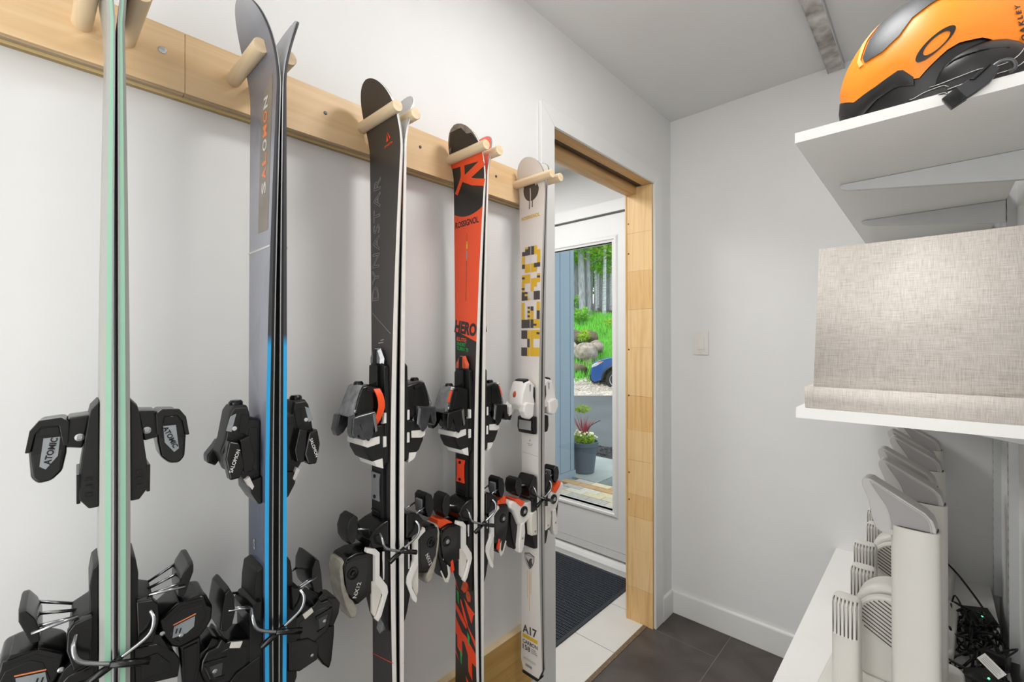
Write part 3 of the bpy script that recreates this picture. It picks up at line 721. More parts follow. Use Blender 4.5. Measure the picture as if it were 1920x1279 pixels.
    tp = s.plate('tail_tip', [(.0*k, z(.768)), (.012*k, z(.80)), (.026*k, z(.79)), (.024*k, z(.772)), (.014*k, z(.762))], .004, .012, c['tongue'], None, .001)
    hb = s.part('heel_binding', pr([(.022, .955), (.050, .958), (.072, .962), (.094, .958), (.103, .945), (.099, .905), (.088, .872), (.070, .850), (.048, .858), (.022, .862)]), -.030*k, .028*k, 'black', None, .004, .15)
    flank_panel(s, pr([(.040, .948), (.070, .954), (.092, .95), (.096, .925), (.090, .885), (.070, .862), (.046, .868)]), .92, .028*k, 'black_g', hb, .004, 0, .0006)
    s.part('flank_rib', pr([(.042, .950), (.072, .957), (.094, .953), (.095, .947), (.072, .949), (.044, .943)]), .026*k, .032*k, 'black', hb, .001)
    lv = s.part('heel_lever', pr([(.088, .952), (.104, .955), (.1085, .938), (.104, .895), (.094, .855), (.082, .828), (.072, .825), (.066, .838), (.080, .870), (.092, .912)]), -.024*k, .025*k, c['lever'], hb, .003, .12)
    if c.get('outline'):
        s.part('lever_rim', pr([(.088, .885), (.0905, .880), (.078, .868), (.074, .838), (.078, .829), (.082, .8275), (.0945, .855), (.0965, .852), (.083, .822), (.074, .818), (.067, .834), (.072, .872)]), .0225*k, .0262*k, 'ivory', hb, .0008)
        s.part('red_badge', pr([(.069, .868), (.062, .872), (.057, .845), (.064, .838)]), .024*k, .030*k, 'redor', hb, .0008)
        s.part('heel_cup', pr([(.050, .956), (.064, .966), (.080, .976), (.100, .978), (.104, .962), (.090, .950)]), -.022*k, .020*k, 'orange', hb, .003, .1)
    s.knob('pivot', [(.0125, -.002), (.0125, .002), (.0085, .003), (.0085, .0015), (.005, .0012)], .028*k, .080, z(.922), c['pivot'], hb)
    s.knob('pivot_ring', [(.0055, 0), (.0055, .0035), (.0035, .0037), (.0035, .002)], .0285*k, .080, z(.922), c['ring'], hb)
    if c.get('text'):
        t = fit_bm(text_bm(c['text'], .01, .0002), w=.030); xf(t, math.radians(68) if s.side < 0 else math.radians(-68)); s.flank(t, .0285*k, .072, z(.885), 'lgrey', hb)
    wf = pr([(.044, .962), (.056, .960), (.050, .948), (.034, .944), (.030, .90), (.018, .868), (.016, .848), (.026, .822), (.030, .808), (.036, .814), (.034, .83), (.030, .848), (.034, .862), (.044, .884), (.046, .93)])
    wf = pr([(.056, .958), (.054, .966), (.036, .960), (.026, .948), (.026, .900), (.008, .872), (.006, .858), (.022, .815), (.030, .806), (.034, .812), (.020, .842), (.018, .856), (.022, .866), (.036, .888), (.036, .944), (.042, .950)])
    wh = s.part('white_frame', wf, .027*k, .0385*k, 'whitep', hb, .001)
    s.part('frame_gusset', pr([(.036, .890), (.020, .866), (.019, .855), (.034, .815), (.040, .825), (.040, .89)]), .025*k, .033*k, 'ivory', hb, .001)
    s.plate('white_stripe', [(.030*k, z(.88)), (.034*k, z(.885)), (.0345*k, z(.945)), (.031*k, z(.945))], .012, .0165, 'whitep', hb, .0008)

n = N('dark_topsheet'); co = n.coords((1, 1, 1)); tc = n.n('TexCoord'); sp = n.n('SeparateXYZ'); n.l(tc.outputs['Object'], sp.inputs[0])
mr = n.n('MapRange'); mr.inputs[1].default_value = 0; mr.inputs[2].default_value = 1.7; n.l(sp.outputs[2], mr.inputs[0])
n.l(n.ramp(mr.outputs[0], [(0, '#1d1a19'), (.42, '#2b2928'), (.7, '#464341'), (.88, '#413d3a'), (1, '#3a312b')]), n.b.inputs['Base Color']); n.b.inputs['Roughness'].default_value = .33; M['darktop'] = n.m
M['whiteside'] = mat('white_sidewall', '#e7e3dd', .4, var=.04, scale=40)
def pair_dark(side):
    s = Ski(side, .549, .28, 1.948, .113, .113, .124, .074, .102, tmid=.0130, ttip=.0055, flare=.15, rise=.046, camber=.003, rnd=.085); s.k = 1.0
    M['base_dark'] = zsplit('base_pale_tip', 1.80-.28, '#0c0b0b', '#b9b7b4', .3, .03)
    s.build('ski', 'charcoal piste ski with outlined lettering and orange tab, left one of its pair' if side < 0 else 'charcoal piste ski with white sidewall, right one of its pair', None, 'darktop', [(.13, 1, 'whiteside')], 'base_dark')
    t = text_bm('DYNASTAR', .05, 0, .0006, 1.15); fit_bm(t, w=.276, h=.027); xf(t, PI/2, (-.027, 1.618)); s.art(t, 'mgrey', .0005)
    s.art(poly_bm([[(.010, 1.825), (.017, 1.842), (.017, 1.826), (.0205, 1.830)], [(.0185, 1.845), (.0235, 1.828), (.027, 1.831)]]), 'orange')
    t = fit_bm(text_bm('DYNASTAR', .01, .0002), w=.032); xf(t, math.radians(6), (.018, 1.818)); s.art(t, 'orange')
    s.art(poly_bm([[(-.039, 1.452), (.037, 1.404), (.037, 1.4055), (-.039, 1.4535)]]), 'mgrey')
    s.art(poly_bm([[(-.012, 1.384), (.008, 1.386), (.008, 1.3882), (-.012, 1.3865)], [(-.004, 1.390), (.010, 1.392), (.010, 1.394), (-.002, 1.3925)]]), 'mgrey')
    s.art(poly_bm([[(-.042, .688), (.045, .706), (.045, .7075), (-.042, .6895)]]), 'redor')
    plate_binding(s, 0, dict(tongue='clear', cover='clear', wing='smoke', link='greyp', lever='hazy', pivot='black', ring='black', strap=side < 0, text='NX12'))
    return s
M['blkorange'] = mat('black_topsheet', '#2c2a29', .33, var=.1, scale=30)
M['heroorange'] = mat('vivid_orange_print', '#f0542a', .36, var=.02, scale=30)
def pair_orange(side):
    s = Ski(side, .804, .27, 1.945, .104, .094, .120, .072, .100, tmid=.0135, ttip=.0055, flare=.14, rise=.046, camber=.004, rnd=.08); s.k = .95
    M['base_orange'] = zsplit('base_orange_tip', 1.72-.27, '#0c0b0b', '#f0542a', .3, .01)
    s.build('ski', 'black and vivid orange race ski with white sidewalls, left one of its pair' if side < 0 else 'black and vivid orange race ski, right one of its pair, orange tip', None, 'blkorange', [(.13, 1, 'whiteside')], 'base_orange')
    if side < 0:
        gz = [1.884+.0042*q for q in range(13)]
        for sg in (-1, 1): s.art(poly_bm([[(sg*(.99-.012*q if q else .97), a), (sg, a), (sg, b), (sg*(.98-.012*q), b)] for q, (a, b) in enumerate(zip(gz, gz[1:]))]), 'clear', .0007, 'tip_guard', True)
        s.art(poly_bm([[(-1, 1.934), (1, 1.934), (1, 1.9446), (-1, 1.9446)]]), 'clear', .0007, 'tip_guard', True)
        s.art(poly_bm([[(.45, 1.936), (.55, 1.918), (.98, 1.914), (.98, 1.936)], [(-.98, 1.902), (-.76, 1.905), (-.9, 1.893), (-.98, 1.890)]]), 'clear', .0009, 'tip_guard', True)
    # orange field with concave top, orange tip of the other ski
    pts = [(-1, 1.418), (.1, 1.402), (1, 1.388), (1, 1.735)]+[(x/8, 1.719+.014*(x/8)**2) for x in range(7, -8, -1)]+[(-1, 1.733)]
    s.art(poly_bm([pts]), 'heroorange', .0004, 'orange_field', True)
    if side > 0: s.art(poly_bm([[(-1, 1.80), (1, 1.80), (1, 1.935), (-1, 1.935)]]), 'heroorange', .0004, 'orange_field', True)
    # big letter R drawn as italic strokes below an orange bar
    def stroke(a, b, w): 
        d = Vector((b[0]-a[0], b[1]-a[1])); p = Vector((-d.y, d.x)).normalized()*w/2
        return [(a[0]-p.x, a[1]-p.y), (b[0]-p.x, b[1]-p.y), (b[0]+p.x, b[1]+p.y), (a[0]+p.x, a[1]+p.y)]
    if side < 0:
        for q, (pl_, lf) in enumerate((([(-.062, 1.857), (.062, 1.849), (.062, 1.873), (-.062, 1.871)], 5), (stroke((-.016, 1.864), (-.022, 1.822), .016), 6), (stroke((-.024, 1.826), (-.048, 1.786), .013), 7), (stroke((-.012, 1.820), (.062, 1.845), .020), 8), (stroke((-.020, 1.823), (.020, 1.804), .018), 9), (stroke((.014, 1.806), (.062, 1.793), .018), 10))):
            s.art(poly_bm([pl_]), 'heroorange', lf*.0001)
    t = fit_bm(text_bm('ROSSIGNOL', .02, .0006), w=.092, h=.017); xf(t, math.radians(1), (-.003, 1.702)); s.art(t, 'black_m')
    s.art(poly_bm([[(-.001, 1.496), (.0008, 1.496), (.0008, 1.60), (-.001, 1.60)], [(-.0006, 1.645), (.0006, 1.645), (.0006, 1.672), (-.0006, 1.672)]]), 'dgrey')
    s.art(poly_bm([[(-.003, 1.632), (.003, 1.632), (.003, 1.652), (-.003, 1.652)]]), 'yellow')
    s.art(poly_bm([[(-.002, 1.605), (.002, 1.605), (.002, 1.627), (-.002, 1.627)]]), 'mgrey')
    t = fit_bm(text_bm('HERO', .04, .002), w=.086, h=.034); xf(t, math.radians(-9), (-.0005, 1.424)); s.art(t, 'blkorange', .0008)
    t = fit_bm(text_bm('ELITE', .04, .001), w=.040, h=.010); xf(t, math.radians(-8), (-.015, 1.394)); s.art(t, 'heroorange')
    t = fit_bm(text_bm('SHORT', .04, .001), w=.036, h=.0095); xf(t, math.radians(-8), (-.016, 1.3815)); s.art(t, 'green')
    t = fit_bm(text_bm('TURN TI', .04, .001), w=.046, h=.0095); xf(t, math.radians(-8), (-.012, 1.369)); s.art(t, 'green')
    # broken block lettering on the tail
    tail = [[(-.1, .717), (.3, .705), (1, .690), (.85, .684), (.65, .659), (.3, .685)], [(-.5, .708), (-.1, .662), (.2, .650), (1, .600), (1, .620), (.35, .646), (.05, .676), (-.35, .706)], [(-1, .692), (-.3, .668), (.2, .645), (.1, .637), (-.5, .655), (-1, .676)],
            [(-1, .655), (-.7, .640), (-.3, .622), (.1, .617), (1, .587), (1, .553), (.62, .558), (.62, .510), (.28, .530), (.25, .572), (-.1, .598), (-.3, .600), (-.3, .556), (-.8, .575), (-.8, .605), (-1, .610)], [(.0, .512), (.3, .500), (.7, .484), (.5, .484), (.1, .497)], [(-1, .556), (-.5, .535), (-.6, .540), (-1, .565)], [(-1, .742), (-.5, .722), (-.8, .738), (-1, .755)]]
    s.art(poly_bm(tail), 'redor', .0004, 'tail_print', True)['kind'] = 'stuff'
    s.art(poly_bm([[(.12, .735), (.4, .742), (.62, .732), (.6, .716), (.3, .712), (.15, .722)]]), 'amber', .0004, 'tail_print', True)
    s.art(poly_bm([[(-.85, .728), (-.62, .722), (-.64, .694), (-.72, .690)], [(.22, .634), (.46, .622), (.44, .598), (.3, .600)], [(-.55, .574), (-.34, .566), (-.36, .534), (-.44, .536)]]), 'green', .0007, 'tail_print', True)['kind'] = 'stuff'
    plate_binding(s, -.022, dict(tongue='amber', cover='clear', wing='black', link='redor', lever='black', pivot='black', ring='steel', label='orange', outline=True))
    return s

# ---- pair five: white race skis
M['whitetop'] = mat('white_topsheet', '#dedad4', .35, var=.02, scale=8)
M['greyside'] = mat('grey_sidewall', '#a8a39d', .4, var=.05, scale=40, stretch=(1, 1, .1))
LET = {'H': ['11..11', '11..11', '111111', '111111', '11..11', '11..11'], 'E': ['111111', '11....', '11111.', '11111.', '11....', '111111'], 'R': ['111111', '11..11', '11..11', '11111.', '11.11.', '11..11'], 'O': ['.1111.', '11..11', '11..11', '11..11', '11..11', '.1111.']}
def pair_white(side):
    s = Ski(side, 1.066, .368, 1.945, .098, .093, .103, .067, .086, tmid=.0125, ttip=.005, flare=.11, rise=.030, camber=.001, rnd=.06); s.k = .85
    M['base_white'] = zsplit('base_white_tip', 1.80-.368, '#1a1918', '#dedad4', .3, .02)
    s.build('ski', 'white race ski with yellow and grey block letters, left one of its pair' if side < 0 else 'white race ski nearest the doorway, right one of its pair', None, 'whitetop', [(.13, 1, 'greyside')], 'base_white')
    t = fit_bm(text_bm('ROSSIGNOL', .02, .0005), w=.074, h=.011); xf(t, math.radians(3), (-.003, 1.772)); s.art(t, 'yellow')
    # pixel lettering, read upwards
    rnd = random.Random(4); z0 = 1.345; cw_, chh = .0128, .0122; quads = {'yellow': [], 'dgrey': [], 'lgrey': []}
    for li, c in enumerate('HERO'):
        for r, row in enumerate(LET[c]):
            for q, v in enumerate(row):
                for hv in (0, 1):
                    x0 = -.036+r*.0122; y0 = z0+li*.0855+q*.0132+hv*.0066
                    if v == '1':
                        k = rnd.random(); rnd2 = random.Random(li*977+(q//2)*31+((r+q//2)//2)*7).random(); key = 'yellow' if (rnd2 < .58 and k < .95) or k < .04 else ('dgrey' if rnd2 < .97 else 'lgrey')
                        quads[key].append([(x0, y0), (x0+.0122, y0-.0008), (x0+.0122, y0+.0058), (x0, y0+.0066)])
    for k, q in quads.items(): s.art(poly_bm(q), k, .0005, 'print')['kind'] = 'stuff'
    s.art(poly_bm([[(-.001, 1.34), (.0008, 1.34), (.0008, 1.69), (-.001, 1.69)]]), 'whitetop', .0009)
    # dark motif at the tip
    ar = [(.031*math.cos(a), 1.868+.036*math.sin(a)) for a in [PI+PI*i/12 for i in range(13)]]
    ar += [(.026, 1.880), (.020, 1.874), (.015, 1.886), (.010, 1.876), (.002, 1.895), (-.006, 1.878), (-.012, 1.892), (-.018, 1.876), (-.026, 1.884)]
    s.art(poly_bm([[(x-.002, y-.012) for x, y in ar]]), 'dgrey', .0005)
    for x in (-.006, .002): s.art(poly_bm([[(x, 1.800), (x+.003, 1.800), (x+.003, 1.86), (x, 1.86)]]), 'whitetop' if x < 0 else 'dgrey', .0008)
    s.art(poly_bm([[(-.010, 1.796), (-.0075, 1.796), (-.0075, 1.835), (-.010, 1.835)]]), 'dgrey', .0009)
    # foot of the top sheet
    def shield(x, y, w, h): return [(x-w/2, y+h*.38), (x, y+h*.5), (x+w/2, y+h*.38), (x+w*.47, y+h*.05), (x+w*.3, y-h*.25), (x, y-h*.5), (x-w*.3, y-h*.25), (x-w*.47, y+h*.05)]
    s.art(poly_bm([shield(-.003, .718, .040, .052)]), 'dgrey', .0005); s.art(poly_bm([shield(-.003, .718, .035, .046)]), 'lgrey', .0008)
    s.art(poly_bm([[(-.016, .727), (-.006, .715), (-.004, .722), (.002, .728), (.010, .730), (.006, .722), (.010, .712), (.002, .700), (-.003, .698), (-.008, .706), (-.014, .716)]]), 'dgrey', .0011)
    s.art(poly_bm([[(-.018, .7335), (.012, .7335), (.012, .7365), (-.018, .7365)]]), 'mgrey', .0011)
    for x, b in ((-.012, .600), (-.005, .565), (.002, .62)): s.art(poly_bm([[(x, b), (x+.0014, b), (x+.0014, .688), (x, .688)]]), 'yellow')
    t = fit_bm(text_bm('A17', .04, .0012), w=.058, h=.026); xf(t, math.radians(2), (-.005, .502)); s.art(t, 'dgrey')
    s.art(poly_bm([[(-.034, .473), (.026, .474), (.026, .485), (-.034, .484)]]), 'yellow', .0005)
    t = fit_bm(text_bm('CARBON', .04, .0008), w=.060, h=.012); xf(t, math.radians(1), (-.004, .462)); s.art(t, 'dgrey')
    t = fit_bm(text_bm('158', .04, .001), w=.030, h=.016); xf(t, 0, (-.019, .444)); s.art(t, 'dgrey')
    for i in range(3): s.art(poly_bm([[(.0, .437+.0055*i), (.025-.003*i, .437+.0055*i), (.025-.003*i, .440+.0055*i), (.0, .440+.0055*i)]]), 'mgrey')
    for i in range(2): s.art(poly_bm([[(-.032, .407+.004*i), (.018, .407+.004*i), (.018, .4085+.004*i), (-.032, .4085+.004*i)]]), 'mgrey')
    s.art(poly_bm([[(-.022+i*.0022, .388), (-.0208+i*.0022, .388), (-.0208+i*.0022, .396), (-.022+i*.0022, .396)] for i in range(12)]), 'dgrey')
    s.plate('tail_guard', [(-.030, .366), (.030, .366), (.031, .373), (-.031, .373)], -.014, .0003, 'black_m', None, .001)
    s.art(poly_bm([[(-.003, 1.085), (.004, 1.085), (.0005, 1.092)], [(-.010, 1.076), (.012, 1.076), (.012, 1.078), (-.010, 1.078)], [(-.006, 1.071), (.008, 1.071), (.008, 1.073), (-.006, 1.073)]]), 'mgrey')
    s.art(poly_bm([[(-.9, 1.048), (.95, 1.043), (.95, 1.044), (-.9, 1.049)]]), 'mgrey', .0005, 'print', True)
    # toe piece
    tb = s.part('toe_binding', [(.004, 1.262), (.026, 1.276), (.048, 1.272), (.064, 1.240), (.072, 1.205), (.066, 1.188), (.040, 1.184), (.010, 1.180), (.004, 1.20)], -.030, .026, 'whitep', None, .005, .22, .3)
    s.part('toe_cap', [(.026, 1.270), (.030, 1.2785), (.046, 1.275), (.050, 1.266)], -.020, .020, 'black_m', tb, .002, .1)
    s.part('side_window', [(.008, 1.25), (.014, 1.255), (.016, 1.225), (.008, 1.205)], .0225, .0275, 'black_m', tb, .001)
    bm = B(); add_sphere(bm, s.Q(-.004, .062, 1.228), (.010, .006, .015), 12, 8); fin('amber_window', bm, 'amber', tb, 60)
    t = fit_bm(text_bm('LOOK', .01, .0003), w=.020, h=.006); xf(t, PI/2); 
    s.flank(t, .0262, .030, 1.252, mat('navy_print', '#22305c', .4), tb)
    s.part('toe_wing', [(.020, 1.205), (.050, 1.212), (.066, 1.206), (.068, 1.186), (.056, 1.166), (.040, 1.160), (.024, 1.168)], .012, .036, 'whitep', tb, .005, .2)
    wl_ = s.part('toe_wing', [(.034, 1.205), (.064, 1.212), (.080, 1.196), (.080, 1.168), (.070, 1.172), (.056, 1.186), (.040, 1.186)], -.038, -.010, 'whitep', tb, .004, .15)
    s.part('wing_tip', [(.066, 1.178), (.0805, 1.176), (.081, 1.160), (.072, 1.156), (.066, 1.166)], -.036, -.014, 'black_m', tb, .002)
    pad = s.part('anti_friction_pad', [(.004, 1.165), (.022, 1.162), (.024, 1.130), (.018, 1.112), (.004, 1.110)], -.032, .032, 'black', None, .004, .05)
    s.plate('pad_inlay', [(-.024, 1.124), (.024, 1.124), (.024, 1.152), (-.024, 1.152)], .0215, .0245, 'mgrey', pad, .001)
    # heel piece
    s.part('heel_track', [(0, .972), (.012, .968), (.024, .955), (.022, .90), (.022, .80), (.012, .768), (0, .764)], -.026, .030, 'black_m', None, .003, .06)
    s.part('brake_housing', [(.006, .986), (.016, .992), (.030, .975), (.042, .955), (.040, .93), (.02, .92), (.006, .93)], -.026, .034, 'black', None, .004, .1)
    pd = paddle(s, [(.060, .985), (.072, .994), (.084, .990), (.090, .972), (.086, .950), (.072, .938), (.060, .950)], -.022, .022, [[(q, .026, .962), (q, .066, .970)] for q in (-.018, .018)])
    s.part('pedal_boss', [(.056, .980), (.063, .982), (.063, .950), (.056, .952)], -.010, .012, 'greyp', pd, .002)
    brake_arm(s, .034, .024, .962)
    hb = s.part('heel_binding', [(.016, .915), (.046, .914), (.072, .930), (.112, .934), (.118, .918), (.100, .905), (.086, .880), (.074, .856), (.050, .85), (.030, .860), (.016, .875)], -.026, .024, 'whitep', None, .005, .18)
    s.part('heel_cup', [(.050, .918), (.074, .934), (.098, .940), (.084, .922), (.066, .908)], -.018, .026, 'orange', hb, .002, .1)
    s.knob('pivot', [(.0150, -.002), (.0150, .003), (.010, .0042), (.010, .002), (.0065, .0018)], .0245, .056, .893, 'black', hb)
    s.knob('pivot_ring', [(.0065, 0), (.0065, .0046), (.004, .005), (.004, .003)], .025, .056, .893, 'steel', hb)
    lv = s.part('heel_lever', [(.074, .905), (.096, .900), (.100, .87), (.092, .82), (.082, .785), (.070, .782), (.066, .80), (.070, .86)], -.022, .012, 'black', hb, .003, .12)
    s.part('lever_edge', [(.052, .862), (.068, .860), (.078, .80), (.076, .778), (.066, .774), (.056, .79), (.050, .83)], .006, .026, 'whitep', hb, .003, .1)
    s.part('heel_base', [(.006, .885), (.030, .88), (.034, .85), (.030, .815), (.006, .81)], .014, .034, 'ivory', hb, .003, .06)
    screw(s, .0345, .016, .825, .003, 'steel', hb)
    s.flank(poly_bm([[(-.004, -.004), (.0, .001), (.005, .004), (.002, -.001), (.005, -.005), (0, -.003)]]), .0266, .064, .818, 'dgrey', hb)
    return s
ONLY = None
for f in (pair_mint, pair_blue, pair_dark, pair_orange, pair_white):
    for sd_ in (-1, 1): f(sd_)

# ------------------------------------------------------------ shelving on the right wall
SX, SY0 = .806, 1.002                        # left edge and near end of the shelves
SZ = {'top': 1.765, 'low': 1.242}
STD = [1.345, 1.79, 2.22]
M['stdgrey'] = mat('grey_painted_steel', '#c2c4c4', .45, .2, var=.03)
M['brack'] = mat('pale_grey_steel', '#d3d5d5', .45, .0, var=.02)
M['slot'] = mat('slot_dark', '#3b3b3c', .7)
for i, y in enumerate(STD):
    st = thing('shelf_standard', ['slotted steel shelf upright on the right wall, nearest the camera', 'slotted steel shelf upright on the right wall, middle of the three', 'slotted steel shelf upright by the far corner of the right wall'][i], 'shelf upright', (W, y, .54), 0, 'slotted uprights on the right wall')
    bm = B(); add_box(bm, (-.018, -.011, .0), (-.0165, .011, 1.65)); add_box(bm, (-.018, -.012, .0), (0, -.0105, 1.65)); add_box(bm, (-.018, .0105, .0), (0, .012, 1.65)); fin('channel', bm, 'stdgrey', st)
    bm = B()
    for k in range(50):
        for d in (-.005, .005): add_box(bm, (-.0181, d-.0018, .02+k*.032), (-.0178, d+.0018, .032+k*.032))
    fin('slots', bm, 'slot', st)['kind'] = 'stuff'
    for lv in ('top', 'low'):
        zb = SZ[lv]
        b = thing('shelf_bracket', f'grey tapered steel bracket under the {"helmet" if lv == "top" else "fabric box"} shelf, ' + ['nearest the camera', 'second one back', 'farthest back'][i], 'bracket', (W-.019, y, zb), 0, 'tapered shelf brackets')
        prof = [(-.0, 0), (-.302, 0), (-.308, -.004), (-.304, -.012), (-.290, -.017), (-.02, -.058), (-.0, -.060)]
        bm = B(); add_slab(bm, [(x, -.0065, z) for x, z in prof], (0, .013, 0)); bevel(bm, .002, 2)
        fin('bracket_arm', bm, 'brack', b, 40)
        for x in (-.27, -.10): lathe('screw', [(.003, -.002), (.003, 0), (.001, .001)], (x, 0, -.0155-(x+.292)*.13), 'stdgrey', b, 'z', 8)
def shelf(z, label):
    s = thing('shelf', label, 'shelf', (SX, SY0, z))
    box('shelf_board', (0.001, .001, .0), (W-SX-.019, YB-SY0-.001, .0192), 'melamine', s, .0008, 1)
    box('edge_banding', (0, 0, 0), (W-SX-.019, .001, .0192), 'melamine', s)
    box('edge_banding', (0, .001, 0), (.001, YB-SY0-.001, .0192), 'melamine', s)
shelf(SZ['top']+.0004, 'white shelf board carrying the orange helmet, upper of the two')
shelf(SZ['low']+.0004, 'white shelf board carrying the linen box, lower of the two')

# linen storage box
n = N('linen'); 
def weave(n, sc):
    out = []
    for s_ in ((sc, sc, 45), (45, 45, sc)):
        co = n.coords(s_); no = n.n('TexNoise'); no.inputs['Scale'].default_value = 1; no.inputs['Detail'].default_value = 3; n.l(co, no.inputs[0]); out.append(no.outputs['Fac'])
    ma = n.n('Math', operation='ADD'); n.l(out[0], ma.inputs[0]); n.l(out[1], ma.inputs[1]); hv = n.n('Math', operation='MULTIPLY'); hv.inputs[1].default_value = .5; n.l(ma.outputs[0], hv.inputs[0]); return hv.outputs[0]
h = weave(n, 1100)
n.l(n.ramp(h, [(.30, '#b3aba3'), (.46, '#d2cac2'), (.54, '#dbd4cd'), (.70, '#ece7e1')]), n.b.inputs['Base Color']); n.b.inputs['Roughness'].default_value = .9; n.b.inputs['Specular IOR Level'].default_value = .2
n.bump(h, .5, .0015); M['linen'] = n.m
bx = thing('storage_box', 'beige linen storage box standing on the lower white shelf', 'box', (.828, 1.008, SZ['low']+.0196))
def frust(bm, x0, x1, y0, y1, z0, z1, t):
    v = [bm.verts.new(p) for p in ((x0, y0, z0), (x1, y0, z0), (x1, y1, z0), (x0, y1, z0), (x0+t, y0+t, z1), (x1-t, y0+t, z1), (x1-t, y1-t, z1), (x0+t, y1-t, z1))]
    for q in ((0, 3, 2, 1), (4, 5, 6, 7), (0, 1, 5, 4), (1, 2, 6, 5), (2, 3, 7, 6), (3, 0, 4, 7)): bm.faces.new([v[i] for i in q])
bm = B(); frust(bm, .002, .312, .012, .36, .004, .301, .010); bevel(bm, .004, 2); fin('box_body', bm, 'linen', bx, 50)
bm = B(); frust(bm, -.008, .3125, .0, .372, 0, .040, -.001); bevel(bm, .003, 2); fin('box_rim', bm, 'linen', bx, 50)

# ------------------------------------------------------------ helmet (front towards -x)
HC = Vector((1.003, 1.140, 1.862)); HA, HB, HCz = .145, .113, .158
hz = SZ['top']+.0196
hm = thing('ski_helmet', 'orange and black ski helmet on the upper white shelf', 'helmet', (HC.x, HC.y, hz))
base_h = Vector((HC.x, HC.y, hz))
M['horange'] = mat('helmet_orange', '#f98a12', .42, var=.02, scale=30)
M['hblack'] = mat('helmet_black', '#0f0f10', .38, var=.1)
M['hvent'] = mat('helmet_vent', '#2c2f32', 0.5, var=.3, scale=22)
def hsurf(th, ph, k=1.0):
    c = math.cos(ph); e = .92
    x, y = math.cos(th), math.sin(th)
    fl = 1+.06*max(0, -x)*max(0, -math.sin(ph))
    return Vector((HA*k*c*x*fl, HB*k*c*y, HCz*k*math.sin(ph)))+HC
RIM = [(.855, 1.870), (.867, 1.855), (.888, 1.838), (.923, 1.845), (.958, 1.857), (.979, 1.829), (.993, 1.844), (1.016, 1.864), (1.032, 1.871), (1.059, 1.870), (1.079, 1.857), (1.099, 1.838), (1.112, 1.842), (1.13, 1.835), (1.16, 1.825)]
BRM = [(.855, 1.80), (.887, 1.800), (.923, 1.824), (.952, 1.832), (.979, 1.822), (1.0, 1.80)]
def phi_at(th, tab):
    ph = -.2
    for _ in range(24):
        p = hsurf(th, ph); z = interp(tab, p.x); ph = math.asin(max(-.95, min(.95, (z-HC.z)/HCz)))
    return ph
NT = 128
def shell(name, lo, hi, k, m, rows, kk=None):
    bm = B(); R = []
    for j in range(rows+1):
        t = j/rows; R.append([bm.verts.new(hsurf(2*PI*i/NT, lerp(lo(2*PI*i/NT), hi(2*PI*i/NT), t), (kk(t) if kk else k))-base_h) for i in range(NT)])
    for a, b in zip(R, R[1:]):
        for i in range(NT): bm.faces.new((a[i], a[(i+1) % NT], b[(i+1) % NT], b[i]))
    return fin(name, bm, m, hm, 50)
rim = [phi_at(2*PI*i/NT, RIM) for i in range(NT)]
def rimf(th): return rim[int(round(th/(2*PI)*NT)) % NT]
sh = shell('shell', lambda t: rimf(t), lambda t: PI/2-.001, 1.0, 'horange', 26, lambda t: 1.0 if t > .04 else .985)
shell('liner', lambda t: max(-.50, rimf(t)-.9), lambda t: rimf(t)+.05, .955, 'hblack', 10)
# dark brim band under the front edge
brm = [phi_at(2*PI*i/NT, BRM) for i in range(NT)]
bm = B(); R = []
idx = [i for i in range(NT) if hsurf(2*PI*i/NT, rim[i]).x < .980]
for i in idx:
    th = 2*PI*i/NT; a, b = rim[i]+.02, min(brm[i], rim[i]-.04)
    R.append([bm.verts.new(hsurf(th, p, k)-base_h) for p, k in ((a, .965), (a-.005, .992), (lerp(a, b, .3), 1.0), (lerp(a, b, .85), 1.002), (b, .985), (b, .93))])
for a, b in zip(R, R[1:]):
    for i in range(5): bm.faces.new((a[i], a[i+1], b[i+1], b[i]))
bmesh.ops.recalc_face_normals(bm, faces=bm.faces); fin('brim', bm, 'hblack', hm, 45)
# ear pads
def ear(sg):
    bm = B(); c = Vector((1.052, HC.y+sg*.085, 1.822))
    add_sphere(bm, c-base_h, (.060, .0335, .047), 24, 14); e = fin('ear_pad', bm, 'hblack', hm, 60)
    bm = B(); add_tube(bm, curve([c+Vector(q)-base_h for q in ((-.052, sg*.012, -.010), (-.032, sg*.0245, .020), (.0, sg*.0295, .024), (.034, sg*.0245, .016))], 5), .0012, 6); fin('pad_seam', bm, 'black_g', e)
ear(-1); ear(1)
# artwork and vent laid on the shell
def hproj(x, z, lift=.0012, sg=-1):
    dx, dz = (x-HC.x)/HA, (z-HC.z)/HCz; q = 1-dx*dx-dz*dz
    if q < .0004:
        r = (dx*dx+dz*dz)**.5; dx, dz, q = dx/r*.9998, dz/r*.9998, .0004
    y = sg*HB*q**.5
    p = Vector((dx*HA, y, dz*HCz)); nn = Vector((p.x/HA**2, p.y/HB**2, p.z/HCz**2)).normalized()
    return p+HC+nn*lift-base_h
def hdecal(name, polys, m, lift=.0012, parent=None, step=.006, sg=-1):
    bm = poly_bm(polys); cut(bm, step, 1); cut(bm, step, 0)
    return mapbm(name, bm, lambda x, y, z: hproj(x, y, lift, sg), m, parent or sh)
vent = [(.908, 1.902), (.934, 1.9035), (.957, 1.920), (.974, 1.946), (1.00, 1.962), (1.06, 1.985), (1.06, 2.02), (.99, 2.02), (.955, 1.998), (.934, 1.982), (.914, 1.949), (.905, 1.915)]
for sg in (-1, 1): hdecal('vent_panel', [vent], 'hvent', .0025, None, .006, sg)
vent2 = [(.906, 1.900), (.901, 1.915), (.909, 1.951), (.930, 1.987), (.925, 1.985), (.902, 1.955), (.8955, 1.915), (.8995, 1.899)]
